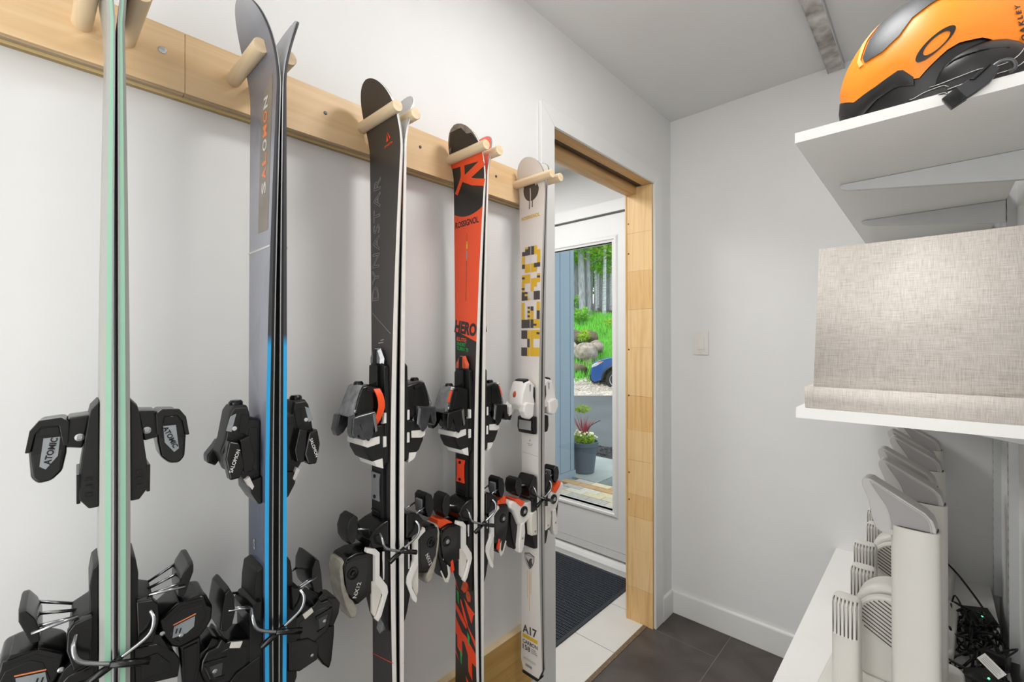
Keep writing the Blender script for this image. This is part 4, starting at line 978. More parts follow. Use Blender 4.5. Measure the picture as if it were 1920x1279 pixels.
hdecal('vent_lip', [vent2], mat('light_orange', '#fbb56a', .4), .002)
def ell(cx, cz, a, b, rot, k=30): return [(cx+a*math.cos(t)*math.cos(rot)-b*math.sin(t)*math.sin(rot), cz+a*math.cos(t)*math.sin(rot)+b*math.sin(t)*math.cos(rot)) for t in [2*PI*i/k for i in range(k)]]
rot = math.radians(42)
oo, ii = ell(1.0025, 1.8800, .031, .0125, rot), ell(1.004, 1.8800, .0205, .0092, rot)
ring = [[oo[i], oo[(i+1) % 30], ii[(i+1) % 30], ii[i]] for i in range(30)]
hdecal('emblem', ring, 'hblack', .0013)
t = fit_bm(text_bm('OAKLEY', .01, .0004, 0, 1.5), w=.062, h=.0062); xf(t, PI/2+.12, (1.0995, 1.884)); cut(t, .004, 1)
mapbm('lettering', t, lambda x, y, z: hproj(x, y, .0013), 'hblack', sh)
# straps with pale stitching, and buckle hanging over the shelf edge
def ribbon(name, pts, wdir, w, m, parent, t=.0016):
    P = curve([Vector(p)-base_h for p in pts], 7); wv_ = Vector(wdir).normalized()*w/2; bm = B(); rows = []
    for i, p in enumerate(P):
        d = (P[min(i+1, len(P)-1)]-P[max(i-1, 0)]).normalized(); nn = d.cross(wv_).normalized()*t/2
        rows.append([bm.verts.new(p+wv_+nn), bm.verts.new(p-wv_+nn), bm.verts.new(p-wv_-nn), bm.verts.new(p+wv_-nn)])
    for a, b in zip(rows, rows[1:]):
        for i in range(4): bm.faces.new((a[i], a[(i+1) % 4], b[(i+1) % 4], b[i]))
    bm.faces.new(rows[0]); bm.faces.new(rows[-1][::-1]); bmesh.ops.recalc_face_normals(bm, faces=bm.faces)
    o = fin(name, bm, m, parent)
    bm = B()                                   # stitches along both edges
    for s_ in (-1, 1):
        for i in range(0, len(P)-1):
            for f in (.15, .65):
                q = P[i].lerp(P[i+1], f)+wv_*(.82*s_); d = (P[i+1]-P[i]).normalized()*.0012; nn = d.cross(wv_).normalized()*(t/2+.0004)
                for sg in (-1, 1): add_tube(bm, [q-d+nn*sg, q+d+nn*sg], .0006, 4)
    fin('stitching', bm, 'lgrey', o)
    return o
M['web'] = mat('black_webbing', '#1d1c1d', .75, bump=.3, bscale=600)
st1 = ribbon('strap', [(.975, 1.06, 1.818), (1.0, 1.035, 1.806), (1.025, 1.02, 1.803), (1.05, 1.012, 1.803), (1.060, 1.008, 1.800)], (.1, 0, 1), .017, 'web', hm)
ribbon('strap', [(1.064, 1.010, 1.800), (1.085, 1.022, 1.806), (1.10, 1.035, 1.820), (1.112, 1.05, 1.848)], (-.5, 0, 1), .016, 'web', hm)
ribbon('strap', [(.968, 1.06, 1.808), (.975, 1.03, 1.7935), (.99, 1.012, 1.7915), (1.010, 1.002, 1.790), (1.016, .998, 1.786)], (0, .15, 1), .0155, 'web', hm)
M['bucklegrey'] = mat('buckle_plastic', '#2b2b2d', .4)
def bk(name, pts, t, m, r=.0012, parent=None): return slab(name, [Vector(p)-base_h for p in pts], (0, -t, 0), m, parent or hm, r)
b1 = bk('buckle', [(1.021, .995, 1.778), (1.046, .995, 1.793), (1.064, .995, 1.803), (1.073, .995, 1.793), (1.062, .995, 1.776), (1.048, .995, 1.767), (1.031, .995, 1.758)], .009, 'bucklegrey', .0018)
bk('buckle_clip', [(1.009, .994, 1.769), (1.026, .994, 1.781), (1.038, .994, 1.760), (1.020, .994, 1.750)], .010, 'black_g', .0012, b1)
bk('buckle_tab', [(1.040, .992, 1.787), (1.052, .992, 1.797), (1.064, .992, 1.802), (1.058, .992, 1.796), (1.046, .992, 1.785)], .010, 'black', .001, b1)
tube('strap_loop', curve([Vector(p)-base_h for p in ((1.062, .993, 1.797), (1.074, .992, 1.8045), (1.085, .992, 1.801), (1.088, .993, 1.790), (1.082, .996, 1.787))], 5), .0028, 'darksteel', b1, 8)

# ------------------------------------------------------------ white bench with boot dryers
DT = .537
dk = thing('bench', 'long white bench unit along the right wall under the shelves', 'bench', (.70, .62, 0))
box('bench_top', (0, 0, DT-.022), (.438, YB-.62-.001, DT), 'melamine', dk, .0012, 1)
box('side_panel', (.018, .02, .08), (.036, YB-.64, DT-.022), 'melamine', dk)
box('end_panel', (.036, .02, .08), (.43, .04, DT-.022), 'melamine', dk)
box('plinth', (.05, .05, 0), (.43, YB-.65, .08), 'melamine', dk)
M['dry'] = mat('warm_white_plastic', '#dfddd6', .36, var=.015, scale=8)
M['dryport'] = mat('grey_white_plastic', '#c6c4c2', .45, var=.02, scale=10)
M['drypan'] = mat('scoop_shade', '#a5a2a3', .5, var=.03, scale=10)
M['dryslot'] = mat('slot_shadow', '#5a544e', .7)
def rrect(x0, y0, x1, y1, r, k=5):
    out = []
    for cx, cy2, a0 in ((x1-r, y0+r, -PI/2), (x1-r, y1-r, 0), (x0+r, y1-r, PI/2), (x0+r, y0+r, PI)):
        for i in range(k+1): a = a0+PI/2*i/k; out.append((cx+r*math.cos(a), cy2+r*math.sin(a)))
    return out
def oval(x0, y0, x1, y1, k=28, e=.62):
    cx, cy2, a, b = (x0+x1)/2, (y0+y1)/2, (x1-x0)/2, (y1-y0)/2
    f = lambda v: math.copysign(abs(v)**e, v)
    return [(cx+a*f(math.cos(2*PI*i/k)), cy2+b*f(math.sin(2*PI*i/k))) for i in range(k)]
def make_dryer():
    d = thing('boot_dryer', 'x', 'boot dryer', (.80, 0, DT))
    slab('base', [(x, y, 0) for x, y in rrect(-.005, -.05, .235, .29, .03)], (0, 0, .055), 'dry', d, .008, 3)
    for y in (0.0, .220):
        t = slab('tall_tube', [(x, yy, .05) for x, yy in oval(.131, y-.035, .209, y+.025)], (0, 0, .413), 'dry', d, .0008, 1)
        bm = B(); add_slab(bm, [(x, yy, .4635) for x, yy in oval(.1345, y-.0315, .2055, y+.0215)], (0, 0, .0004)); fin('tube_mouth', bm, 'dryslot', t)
        prof = [(.106, .448), (.1, .472), (.0945, .505), (.0835, .535), (.0830, .544), (.0855, .550), (.092, .553), (.100, .5515), (.150, .522), (.186, .501), (.198, .488), (.203, .472), (.203, .44), (.132, .44), (.118, .441)]
        y0, y1 = y-.026, y+.020
        bm = B(); add_slab(bm, [(x, y0, z) for x, z in prof], (0, y1-y0, 0)); bevel(bm, .003, 2)
        pt = fin('boot_port', bm, 'dryport', t, 40)
        # flat panel, the scoop's shade put into its darker grey, with a raised rim
        pan = [(.133, .452), (.131, .476), (.124, .500), (.100, .540), (.104, .545), (.150, .5155), (.182, .497), (.191, .486), (.195, .472), (.195, .452)]
        slab('port_panel', [(x, y0-.0006, z) for x, z in pan], (0, .002, 0), 'drypan', pt)
        rp = [Vector((x, y0-.001, z)) for x, z in pan]
        tube('port_rim', curve(rp, 4), .0013, 'dryport', pt, 6)
    for y in (0.012, .215):
        t = slab('short_tube', [(x, yy, .05) for x, yy in oval(.022, y-.028, .076, y+.026)], (0, 0, .200), 'dry', d, .0006, 1)
        bm = B(); R = []                       # domed top that leans back
        for j in range(6):
            a = j/5*PI/2; k = math.cos(a)*.98+.02
            R.append([bm.verts.new((.049+(x-.049)*(.65+.35*k), y+.01+(yy-y-.01)*k, .25+.014*math.sin(a))) for x, yy in oval(.022, y-.028, .076, y+.026)])
        for a, b in zip(R, R[1:]):
            for i in range(len(a)): bm.faces.new((a[i], a[(i+1) % len(a)], b[(i+1) % len(a)], b[i]))
        bm.faces.new(R[-1]); fin('tube_cap', bm, 'dry', t, 60)
        bm = B(); bs = B()
        ov = oval(.022, y-.0285, .076, y+.026, 64)
        fr = sorted([p for p in ov if p[1] < y-.012])
        def yf(x):
            for a, b in zip(fr, fr[1:]):
                if a[0] <= x <= b[0]: return lerp(a[1], b[1], (x-a[0])/max(1e-6, b[0]-a[0]))
            return fr[0][1] if x < fr[0][0] else fr[-1][1]
        for i in range(7):
            x = .0275+i*.0072; yq = yf(x)
            add_slab(bs, [(x-.0011, yq-.0008, .182), (x+.0011, yq-.0008, .182), (x+.0011, yq-.0008, .252), (x+.0008, yq+.008, .2605), (x-.0008, yq+.008, .2605), (x-.0011, yq-.0008, .252)], (0, .006, -.0005))
        fin('grille_slots', bs, 'dryslot', t)
        for i in range(6):
            x = .0311+i*.0072; yq = yf(x)
            add_slab(bm, [(x-.0022, yq-.0018, .180), (x+.0022, yq-.0018, .180), (x+.0022, yq-.0018, .252), (x+.0018, yq+.010, .2625), (x-.0018, yq+.010, .2625), (x-.0022, yq-.0018, .252)], (0, .006, -.0005))
        fin('grille_ribs', bm, 'dry', t, 40)
    # fan housing: round hood with a slotted disc
    fc = Vector((.122, .092, .208)); R0 = .073
    hood = []
    for i in range(25): a = -.35+(PI+.7)*i/24; hood.append((fc.x+R0*math.cos(a), fc.z+R0*math.sin(a)))
    loop = [(x, fc.y, z) for x, z in hood]+[(fc.x-R0*.9, fc.y, .05), (fc.x+R0*.9, fc.y, .05)]
    f = slab('fan_housing', loop, (0, .075, 0), 'dry', d, .016, 4)
    grp = Matrix.Translation(fc+Vector((0, -.005, -.008))) @ Matrix.Rotation(math.radians(12), 4, 'X') @ Matrix.Rotation(math.radians(33), 4, 'Y')
    rr = .066
    bm = B(); add_lathe(bm, [(rr, .006), (rr, -.004), (rr-.004, -.0075), (.001, -.0075)], (0, 0, 0), 'y', 40); bm.transform(grp); g = fin('fan_grille', bm, 'dry', f, 35)
    bm = B()
    for i in range(12):
        z = -.0495+i*.009; hwid = (rr*rr*.78-z*z)
        if hwid <= 0: continue
        hwid = hwid**.5; add_box(bm, (-hwid, -.0082, z-.0014), (hwid, -.0070, z+.0014))
    bm.transform(grp); fin('grille_slots', bm, 'dryslot', g)
    return d
def dup(root, loc, rz=0):
    r = root.copy(); link(r); r.location = loc; r.rotation_euler = (0, 0, rz)
    def rec(src, dst):
        for c in list(src.children):
            k = c.copy(); link(k); k.parent = dst; rec(c, k)
    rec(root, r); return r
dr = make_dryer()
for i, (y, lab) in enumerate(((1.285, 'white boot dryer with tall tubes on the bench, nearest of the three'), (1.665, 'white boot dryer on the bench, middle of the row of three'), (2.02, 'white boot dryer on the bench, farthest back by the end wall'))):
    o = dr if i == 0 else dup(dr, (0, 0, 0)); o.location = (.80, y, DT); o.rotation_euler = (0, 0, math.radians(-3.4)); o['label'] = lab; o['group'] = 'boot dryers on the bench'

# tangle of chargers and leads behind the dryers
M['cord'] = mat('cord_black', '#121212', .45, var=.2)
rnd = random.Random(21)
def adapter(name, c, size, rz, tilt, label, led=False, tagc=None, m='black_m'):
    a = thing(name, label, 'power adapter', c, rz)
    bm = B(); h = Vector(size)/2; add_box(bm, -h, h); bevel(bm, .004, 2); bm.transform(Matrix.Rotation(tilt, 4, 'X')); fin('adapter_body', bm, m, a, 40)
    up = Matrix.Rotation(tilt, 3, 'X') @ Vector((0, 0, h.z))
    if led:
        n_ = N('green_led'); n_.b.inputs['Emission Color'].default_value = (.05, 1, .25, 1); n_.b.inputs['Emission Strength'].default_value = 3
        bm = B(); add_sphere(bm, up+Vector((.0, -h.y*.3, .0)), .0022, 8, 6); fin('status_light', bm, n_.m, a)
    if tagc:
        bm = B(); add_box(bm, (-h.x*.8, -h.y-.0004, -h.z*.7), (h.x*.8, -h.y+.0001, h.z*.7)); bm.transform(Matrix.Rotation(tilt, 4, 'X')); fin('paper_label', bm, 'whitep', a)
    p0 = Vector((0, h.y, 0)); pts = [p0]
    for k in range(5): pts.append(Vector((rnd.uniform(-.05, .03), rnd.uniform(-.07, .09), rnd.uniform(-.006, .035))))
    tube('lead', curve(pts, 6), .0022, 'cord', a, 6)
    return a
adapter('power_adapter', (1.092, 1.93, DT+.030), (.062, .050, .030), .5, .5, 'black power adapter leaning at the top of the cable tangle by the far wall', True)
adapter('power_adapter', (1.110, 1.70, DT+.030), (.045, .060, .035), -.3, -.3, 'round-edged black power adapter at the right of the cable tangle against the wall')
adapter('power_adapter', (1.085, 1.585, DT+.026), (.060, .046, .032), .7, .25, 'black power adapter in front of the cable tangle, nearest the camera', True)
tg_ = thing('cable_tag', 'white folded paper tag caught in the black cable tangle', 'tag', (1.098, 1.600, DT+.062), -.6)
bm = B(); add_box(bm, (-.024, -.0004, -.011), (.024, .0004, .011)); bm.transform(Matrix.Rotation(.5, 4, 'Y') @ Matrix.Rotation(-.6, 4, 'X')); t_ = fin('tag_paper', bm, 'whitep', tg_)
bm = B()
for i in range(4): add_box(bm, (-.019, -.0008, -.007+i*.004), (.019-.004*(i % 2), -.0004, -.0058+i*.004))
bm.transform(Matrix.Rotation(.5, 4, 'Y') @ Matrix.Rotation(-.6, 4, 'X')); fin('small_print', bm, 'mgrey', t_)
bm = B()
for i in range(26):
    c = Vector((rnd.uniform(1.045, 1.115), rnd.uniform(1.60, 1.90), DT+rnd.uniform(.006, .05))); pts = []
    a0 = rnd.uniform(0, 6.28); rx, ry = rnd.uniform(.015, .045), rnd.uniform(.03, .10)
    for k in range(11):
        a = a0+k*.62
        p = c+Vector((rx*math.cos(a)+rnd.uniform(-.008, .008), ry*math.sin(a), rnd.uniform(-.02, .022)))
        p.x = min(p.x, 1.136); p.z = max(p.z, DT+.003); pts.append(p)
    add_tube(bm, curve(pts, 4), rnd.choice((.0018, .0025, .003)), 6)
o = fin('cable_tangle', bm, 'cord', None, 60); tag(o, 'tangled heap of thin black charger leads on the bench by the right wall', 'cables', None, 'stuff')
ld = tube('power_lead', curve([(1.0, 2.24, DT+.09), (1.05, 2.16, DT+.065), (1.09, 2.06, DT+.04), (1.11, 1.98, DT+.03), (1.115, 1.94, DT+.02)], 8), .003, 'cord'); tag(ld, 'single black lead running down from the farthest dryer to the tangle', 'cable')

# ------------------------------------------------------------ outside the entrance door
RX_, FX_ = Vector((_cy, _sy, 0)), Vector((-_sy, _cy, 0))
def out(r, d, z=0): p = Vector((CAM.x, CAM.y, 0))+RX_*r+FX_*d; p.z = z; return p
GZ = -.1
M['concrete'] = mat('concrete_slab', '#8f9794', .7, var=.12, scale=4, bump=.2)
M['concrete2'] = mat('darker_slab', '#66716f', .5, var=.12, scale=4, bump=.2)  # second slab tone, darker and less rough
M['asphalt'] = mat('asphalt', '#4a4f52', .6, var=.14, scale=1.2, bump=.3, bscale=60)
M['gravel'] = mat('gravel_bed', '#a39b91', .9, var=.35, scale=40, bump=.6)
M['grassbed'] = mat('grass_soil', '#4d8a2c', .9, var=.35, scale=3, bump=.3)
M['forestbed'] = mat('forest_soil', '#4a4a2c', .95, var=.4, scale=1.5, bump=.3)
M['mulch'] = mat('dark_mulch', '#2d2c2e', .9, var=.3, scale=60)
M['siding'] = mat('blue_grey_siding', '#7d8f9b', .6, var=.03, scale=5, stretch=(1, 1, .1))
pv = struct(box('floor', (-2.0, 2.64, GZ-.12), (1.3, 4.13, GZ-.02), 'concrete'))
tones = [mat('paver_%d' % i, c, .7, var=.1, scale=30, bump=.2) for i, c in enumerate(('#cfc0a6', '#d6cdbb', '#c49a66', '#b9b0a4', '#d9c9a2'))]
rnd = random.Random(8); shared = {}
for j in range(14):
    y0 = 2.66+j*.105; x = -1.95+(.105 if j % 2 else 0)
    while x < -.45:
        k = rnd.randrange(5)
        if k not in shared:
            bm = B(); add_box(bm, (.003, .003, -.03), (.207, .102, 0)); bevel(bm, .004, 1); shared[k] = fin('paver', bm, tones[k], pv); o = shared[k]
        else: o = shared[k].copy(); link(o); o.parent = pv
        o.location = (x, y0, GZ+rnd.uniform(-.002, .002)); x += .21
pw = struct(box('wall_porch', (-2.15, 2.64, GZ-.1), (-1.985, 4.19, 3.4), 'siding'))
y = 2.64
while y < 4.18:
    w_ = min(.185, 4.195-y); bm = B(); add_box(bm, (-1.985, y+.004, GZ+.07), (-1.955, y+w_-.004, 3.4)); bevel(bm, .006, 1); fin('siding_board', bm, 'siding', pw); y += .185
box('base_trim', (-1.985, 2.64, GZ-.02), (-1.94, 4.20, GZ+.065), 'siding', pw, .005)
wk = thing('walkway', 'grey concrete slab walk beyond the pavers beside the planter', 'walkway', (-1.6, 4.6, GZ))
for x0, x1, y0, y1, m in ((-2.6, -1.62, 4.14, 5.1, 'concrete'), (-1.61, -.6, 4.14, 4.72, 'concrete2'), (-1.61, -.6, 4.73, 5.1, 'concrete'), (-3.7, -2.61, 4.14, 5.1, 'concrete'), (-.59, .6, 4.14, 5.1, 'concrete')):
    bm = B(); add_box(bm, (x0+1.6, y0-4.6, -.08), (x1+1.6, y1-4.6, 0)); bevel(bm, .006, 1); fin('slab', bm, m, wk)
def quadstrip(name, pts_near, pts_far, m, kind=None):
    bm = B(); a = [bm.verts.new(p) for p in pts_near]; b = [bm.verts.new(p) for p in pts_far]
    for i in range(len(a)-1): bm.faces.new((a[i], a[i+1], b[i+1], b[i]))
    o = fin(name, bm, m); tag(o, None, None, None, kind); return o
mb = thing('mulch_bed', 'dark mulch bed between walkway slabs and driveway', 'mulch', (-2.0, 5.4, GZ))
bm = B(); add_box(bm, (-2.6, -.29, -.05), (2.4, .24, .004)); bed = fin('bed', bm, 'mulch', mb)
bm = B()
for i in range(500):
    p = Vector((rnd.uniform(-1.3, .8), rnd.uniform(-.26, .22), .006)); s_ = rnd.uniform(.012, .03); a = rnd.uniform(0, 6.3)
    v = [bm.verts.new(p+Vector((s_*math.cos(a+q), s_*.5*math.sin(a+q), rnd.uniform(0, .02)))) for q in (0, 1.6, 3.1, 4.7)]; bm.faces.new(v)
fin('bark_chips', bm, 'mulch', mb)['kind'] = 'stuff'
def slope(r, d):
    z = GZ
    if d > 13.6: z += .29*(min(d, 24)-13.6)
    if d > 24: z += .10*(d-24)
    return z+(.12*math.sin(r*1.3+d*.7) if d > 15 else 0)
def ground(name, d0, d1, m, kind='structure', z0=0, n_=14):
    bm = B(); rows = []
    for j in range(n_+1):
        d = lerp(d0, d1, j/n_); rows.append([bm.verts.new(out(r*d/8, d, slope(r*d/8, d)+z0)) for r in [-10+i*1.0 for i in range(23)]])
    for a, b in zip(rows, rows[1:]):
        for i in range(22): bm.faces.new((a[i], a[i+1], b[i+1], b[i]))
    o = fin(name, bm, m, None, 80); o['kind'] = kind; return o
ground('trim_12', 6.3, 12.7, 'asphalt', 'structure', -.0, 4)
ground('trim_13', 4.0, 6.5, mat('earth', '#6f6a5f', .9, var=.2), 'structure', -.06, 4)
ground('trim_14', 12.6, 14.6, 'gravel', 'structure', .005, 8)
gs = ground('trim_15', 14.4, 24.2, 'grassbed', 'structure', .01, 20)
ground('trim_16', 24, 60, 'forestbed', 'structure', .0, 16)
bm = B()
for i in range(900):
    d = rnd.uniform(12.7, 14.8); r = d*rnd.uniform(.07, .24); c = out(r, d, slope(r, d)+.01); s_ = rnd.uniform(.02, .06)
    bmesh.ops.create_icosphere(bm, subdivisions=1, radius=s_, matrix=Matrix.Translation(c) @ Matrix.Diagonal((1, rnd.uniform(.6, 1), .6, 1)))
o = fin('gravel_stones', bm, mat('pale_stone', '#b5ada2', .9, var=.35, scale=4)); tag(o, 'pale loose gravel between the driveway and the boulders', 'gravel', None, 'stuff')
def grass(name, n_, d0, d1, h, m, label):
    bm = B()
    for i in range(n_):
        d = rnd.uniform(d0, d1); r = d*rnd.uniform(.06, .26); p = out(r, d, slope(r, d)); hh = h*rnd.uniform(.6, 1.3); a = rnd.uniform(0, PI); w_ = Vector((math.cos(a), math.sin(a), 0))*.018
        le = Vector((rnd.uniform(-.1, .1), rnd.uniform(-.1, .1), 0))
        bm.faces.new([bm.verts.new(q) for q in (p-w_, p+w_, p+le+Vector((0, 0, hh)))])
    o = fin(name, bm, m); tag(o, label, 'grass', None, 'stuff')
M['blade'] = mat('grass_blade', '#6fc23e', .7, var=.3, scale=2)
grass('grass', 9000, 14.6, 23.6, .28, 'blade', 'bright green grass slope below the forest edge')
M['rock'] = mat('boulder', '#91877a', .9, var=.5, scale=7, bump=1, bscale=14)
M['rock2'] = mat('boulder_dark', '#625845', .9, var=.5, scale=7, bump=1, bscale=14)
def rock(r, d, z, s_, sq, m, label, seed):
    rn = random.Random(seed); bm = B(); bmesh.ops.create_icosphere(bm, subdivisions=3, radius=1)
    dirs = [(Vector((rn.gauss(0, 1), rn.gauss(0, 1), rn.gauss(0, 1))).normalized(), rn.uniform(.62, .95)) for _ in range(14)]
    for v in bm.verts:
        p = v.co.copy()
        for n_, k in dirs:
            q = p.dot(n_)
            if q > k: p -= n_*(q-k)
        v.co = Vector((p.x*s_, p.y*s_, p.z*s_*sq))+Vector((rn.uniform(-.01, .01),)*3)*s_
    bm.transform(Matrix.Rotation(rn.uniform(0, 6), 4, 'Z') @ Matrix.Rotation(rn.uniform(-.4, .4), 4, 'X'))
    o = fin('boulder', bm, m, None, 12); o.location = out(r, d, z); tag(o, label, 'boulder', 'boulders by the driveway')
def pz(u, v, d): return ((u-960)/851.4*d, d, 1.386-(v-642.5)/851.4*d)
for (u, v, d, s_, sq, m, lab) in (
        (1079, 636, 17.6, .42, .9, 'rock2', 'brown rounded boulder at the top left of the heap outside, beside the siding'),
        (1106, 634, 17.8, .36, .95, 'rock2', 'dark boulder standing right of the yellow-green bush'),
        (1075, 665, 16.4, .42, 1.1, 'rock', 'pale grey slanted boulder in the middle of the heap, against the siding'),
        (1101, 664, 16.0, .50, .8, 'rock', 'largest pale boulder of the heap with a brown top'),
        (1117, 652, 16.8, .30, 1.0, 'rock', 'pointed pale boulder at the right end of the heap'),
        (1082, 691, 15.2, .36, .7, 'rock2', 'low dark boulder lying at the foot of the heap'),
        (1102, 684, 15.6, .30, .6, 'rock2', 'small brown boulder under the largest one')):
    r, d, z = pz(u, v, d); rock(r, d, z, s_, sq, m, lab, int(u*7+v))
# leaves
def leaf_cloud(bm, c, rad, n_, size, flat=.8):
    for i in range(n_):
        v = Vector((rnd.gauss(0, 1), rnd.gauss(0, 1), rnd.gauss(0, 1))).normalized()*rad*rnd.uniform(.3, 1)**.6; v.z *= flat; p = c+v
        a = Vector((rnd.uniform(-1, 1), rnd.uniform(-1, 1), rnd.uniform(-.6, .6))).normalized(); b = a.orthogonal().normalized(); s_ = size*rnd.uniform(.6, 1.3)
        bm.faces.new([bm.verts.new(q) for q in (p-a*s_, p+b*s_*.45, p+a*s_, p-b*s_*.45)])
def leafmat(name, h1):
    n = N(name); co = n.coords((1, 1, 1)); no = n.n('TexNoise'); no.inputs['Scale'].default_value = 2.2; n.l(co, no.inputs[0])
    c = n.ramp(no.outputs['Fac'], [(.3, '#%02x%02x%02x' % tuple(int(max(0, min(255, int(h1[i:i+2], 16)*.72))) for i in (1, 3, 5))), (.7, h1)])
    n.l(c, n.b.inputs['Base Color']); n.b.inputs['Roughness'].default_value = .6
    n.b.inputs['Subsurface Weight'].default_value = 0
    tl = n.n('BsdfTranslucent'); n.l(c, tl.inputs[0]); ms = n.n('MixShader'); ms.inputs[0].default_value = .45
    n.l(n.b.outputs[0], ms.inputs[1]); n.l(tl.outputs[0], ms.inputs[2]); n.l(ms.outputs[0], n.out.inputs[0]); return n.m
M['leaf1'] = leafmat('leaf_bright', '#8fd23a'); M['leaf2'] = leafmat('leaf_mid', '#68ae38'); M['leaf3'] = leafmat('leaf_yellow', '#b4d640')
M['bark'] = mat('grey_bark', '#8f9194', .9, var=.35, scale=5, stretch=(3, 3, .6), bump=.5)
M['birch'] = mat('pale_bark', '#c3c6c9', .85, var=.35, scale=6, stretch=(.6, .6, 3), bump=.3)
specs = []
us = [1080, 1088, 1106, 1118, 1124, 1130, 1137, 1143, 1095, 1076, 1083, 1092, 1098, 1103, 1110, 1115, 1121, 1127, 1133, 1139, 1145, 1062, 1050, 1155, 1165]
ds = [30, 33, 27, 25.5, 35, 32, 34, 31, 29, 24, 27.5, 22.5, 31, 22.8, 29, 26, 33, 28, 23.5, 30, 26, 25, 27, 25, 29]
lab_ = ['thin grey trunk just right of the siding edge, set back in the forest', 'slender trunk seen left of the thick grey ones, far back', 'thin trunk standing right of the second thick grey one', 'thin trunk left of the white-barked birch, fairly near', 'very slender trunk deep in the forest, right of centre', 'slim far trunk left of the birch', 'slim far trunk just right of the birch', 'slim trunk at the right rim of the glass, set back', 'thin trunk between the leftmost tree and the thick grey one', 'grey-barked tree at the left edge of the view through the door glass', 'slim tree behind the leftmost trunks outside', 'thick grey trunk left of centre in the door glass', 'thin pale trunk between the two thick grey ones', 'second thick grey trunk near the centre of the door glass', 'thin far trunk right of the thick grey pair', 'mid-sized trunk at the middle of the forest edge', 'slender far trunk deep in the forest', 'grey trunk right of the forest centre', 'white-barked birch right of centre in the door glass', 'slender far trunk behind the birch', 'tree trunk at the right edge of the door glass', 'forest tree mostly hidden behind the blue-grey siding', 'forest tree hidden deepest behind the siding', 'forest tree just beyond the right edge of the glass', 'far forest tree beyond the right door stile']
for i, (u, d) in enumerate(zip(us, ds)):
    r = (u-960)/851.4*d; p = out(r, d, slope(r, d)-.1); thick = {11: .17, 13: .15, 9: .13, 18: .10}.get(i, rnd.uniform(.06, .09))
    t = thing('forest_tree', lab_[i], 'tree', p, 0, 'trees at the forest edge')
    h = rnd.uniform(11, 14); le = Vector((rnd.uniform(-.3, .3), rnd.uniform(-.3, .3), 0))
    bm = B(); add_tube(bm, [Vector((0, 0, 0)), Vector((0, 0, .5)), le*.4+Vector((0, 0, h*.4)), le+Vector((0, 0, h))], [thick*1.35, thick, thick*.8, thick*.25], 10)
    for k in range(7):
        z0 = rnd.uniform(2.5, h*.8); a = rnd.uniform(0, 6.3); L_ = rnd.uniform(.8, 1.8)
        add_tube(bm, [le*z0/h+Vector((0, 0, z0)), le*z0/h+Vector((math.cos(a)*L_, math.sin(a)*L_, z0+L_*.5))], [.03, .01], 5)
    fin('trunk', bm, 'birch' if i in (18, 12, 16, 20, 3, 6) else 'bark', t, 50)
    bm = B()
    for k in range(20):
        a = rnd.uniform(0, 6.3); q = rnd.uniform(.3, 1.9); z0 = rnd.uniform(2.6 if i % 3 == 0 else 3.6, 8.0)
        leaf_cloud(bm, Vector((math.cos(a)*q, math.sin(a)*q, z0)), rnd.uniform(.5, 1.0), 80, .11)
    fin('foliage', bm, ('leaf1', 'leaf2', 'leaf3')[i % 3], t)['kind'] = 'stuff'
def bush(u, v, d, rad, m, label, n_=350, size=.06):
    r, d, z = pz(u, v, d); b = thing('bush', label, 'bush', out(r, d, z))
    bm = B()
    for k in range(5): leaf_cloud(bm, Vector((rnd.uniform(-.5, .5)*rad, rnd.uniform(-.5, .5)*rad, rnd.uniform(-.2, .4)*rad)), rad*.7, n_//5, size)
    fin('foliage', bm, m, b)['kind'] = 'stuff'
    bm = B()
    for k in range(5): add_tube(bm, [Vector((0, 0, -rad)), Vector((rnd.uniform(-.6, .6)*rad, rnd.uniform(-.6, .6)*rad, rad*.3))], [.02, .008], 5)
    fin('stem', bm, 'bark', b)
bush(1093, 630, 17.1, .34, 'leaf3', 'yellow-green bush growing between the boulders')
bush(1089, 594, 21.5, .55, 'leaf1', 'bright bush at the forest foot, left in the door glass', 400, .08)
bush(1076, 567, 23, .5, 'leaf1', 'pale green bush at the trunks beside the siding', 350, .08)
bush(1142, 610, 21, .35, 'leaf3', 'small yellow-green bush at the right of the grass slope', 250, .07)
for i, (u, d, z, m) in enumerate(((1070, 36, 5.5, 'leaf2'), (1095, 38, 6.2, 'leaf1'), (1120, 37, 5.6, 'leaf2'), (1146, 36, 6, 'leaf1'), (1168, 38, 6, 'leaf2'))):
    b = thing('far_tree', ['dense far tree closing the forest at the left', 'dense far tree left of the forest centre', 'dense far tree right of the forest centre', 'dense far tree at the right of the glass', 'dense far tree beyond the right stile'][i], 'tree', out((u-960)/851.4*d, d, slope(0, d)), 0, 'far trees closing the forest')
    bm = B()
    for k in range(16): leaf_cloud(bm, Vector((rnd.uniform(-1.6, 1.6), rnd.uniform(-1, 1), rnd.uniform(.8, 10))), 1.1, 90, .17)
    fin('foliage', bm, m, b)['kind'] = 'stuff'
    tube('trunk', [(0, 0, 0), (0, 0, 9)], [.16, .06], 'bark', b, 8)

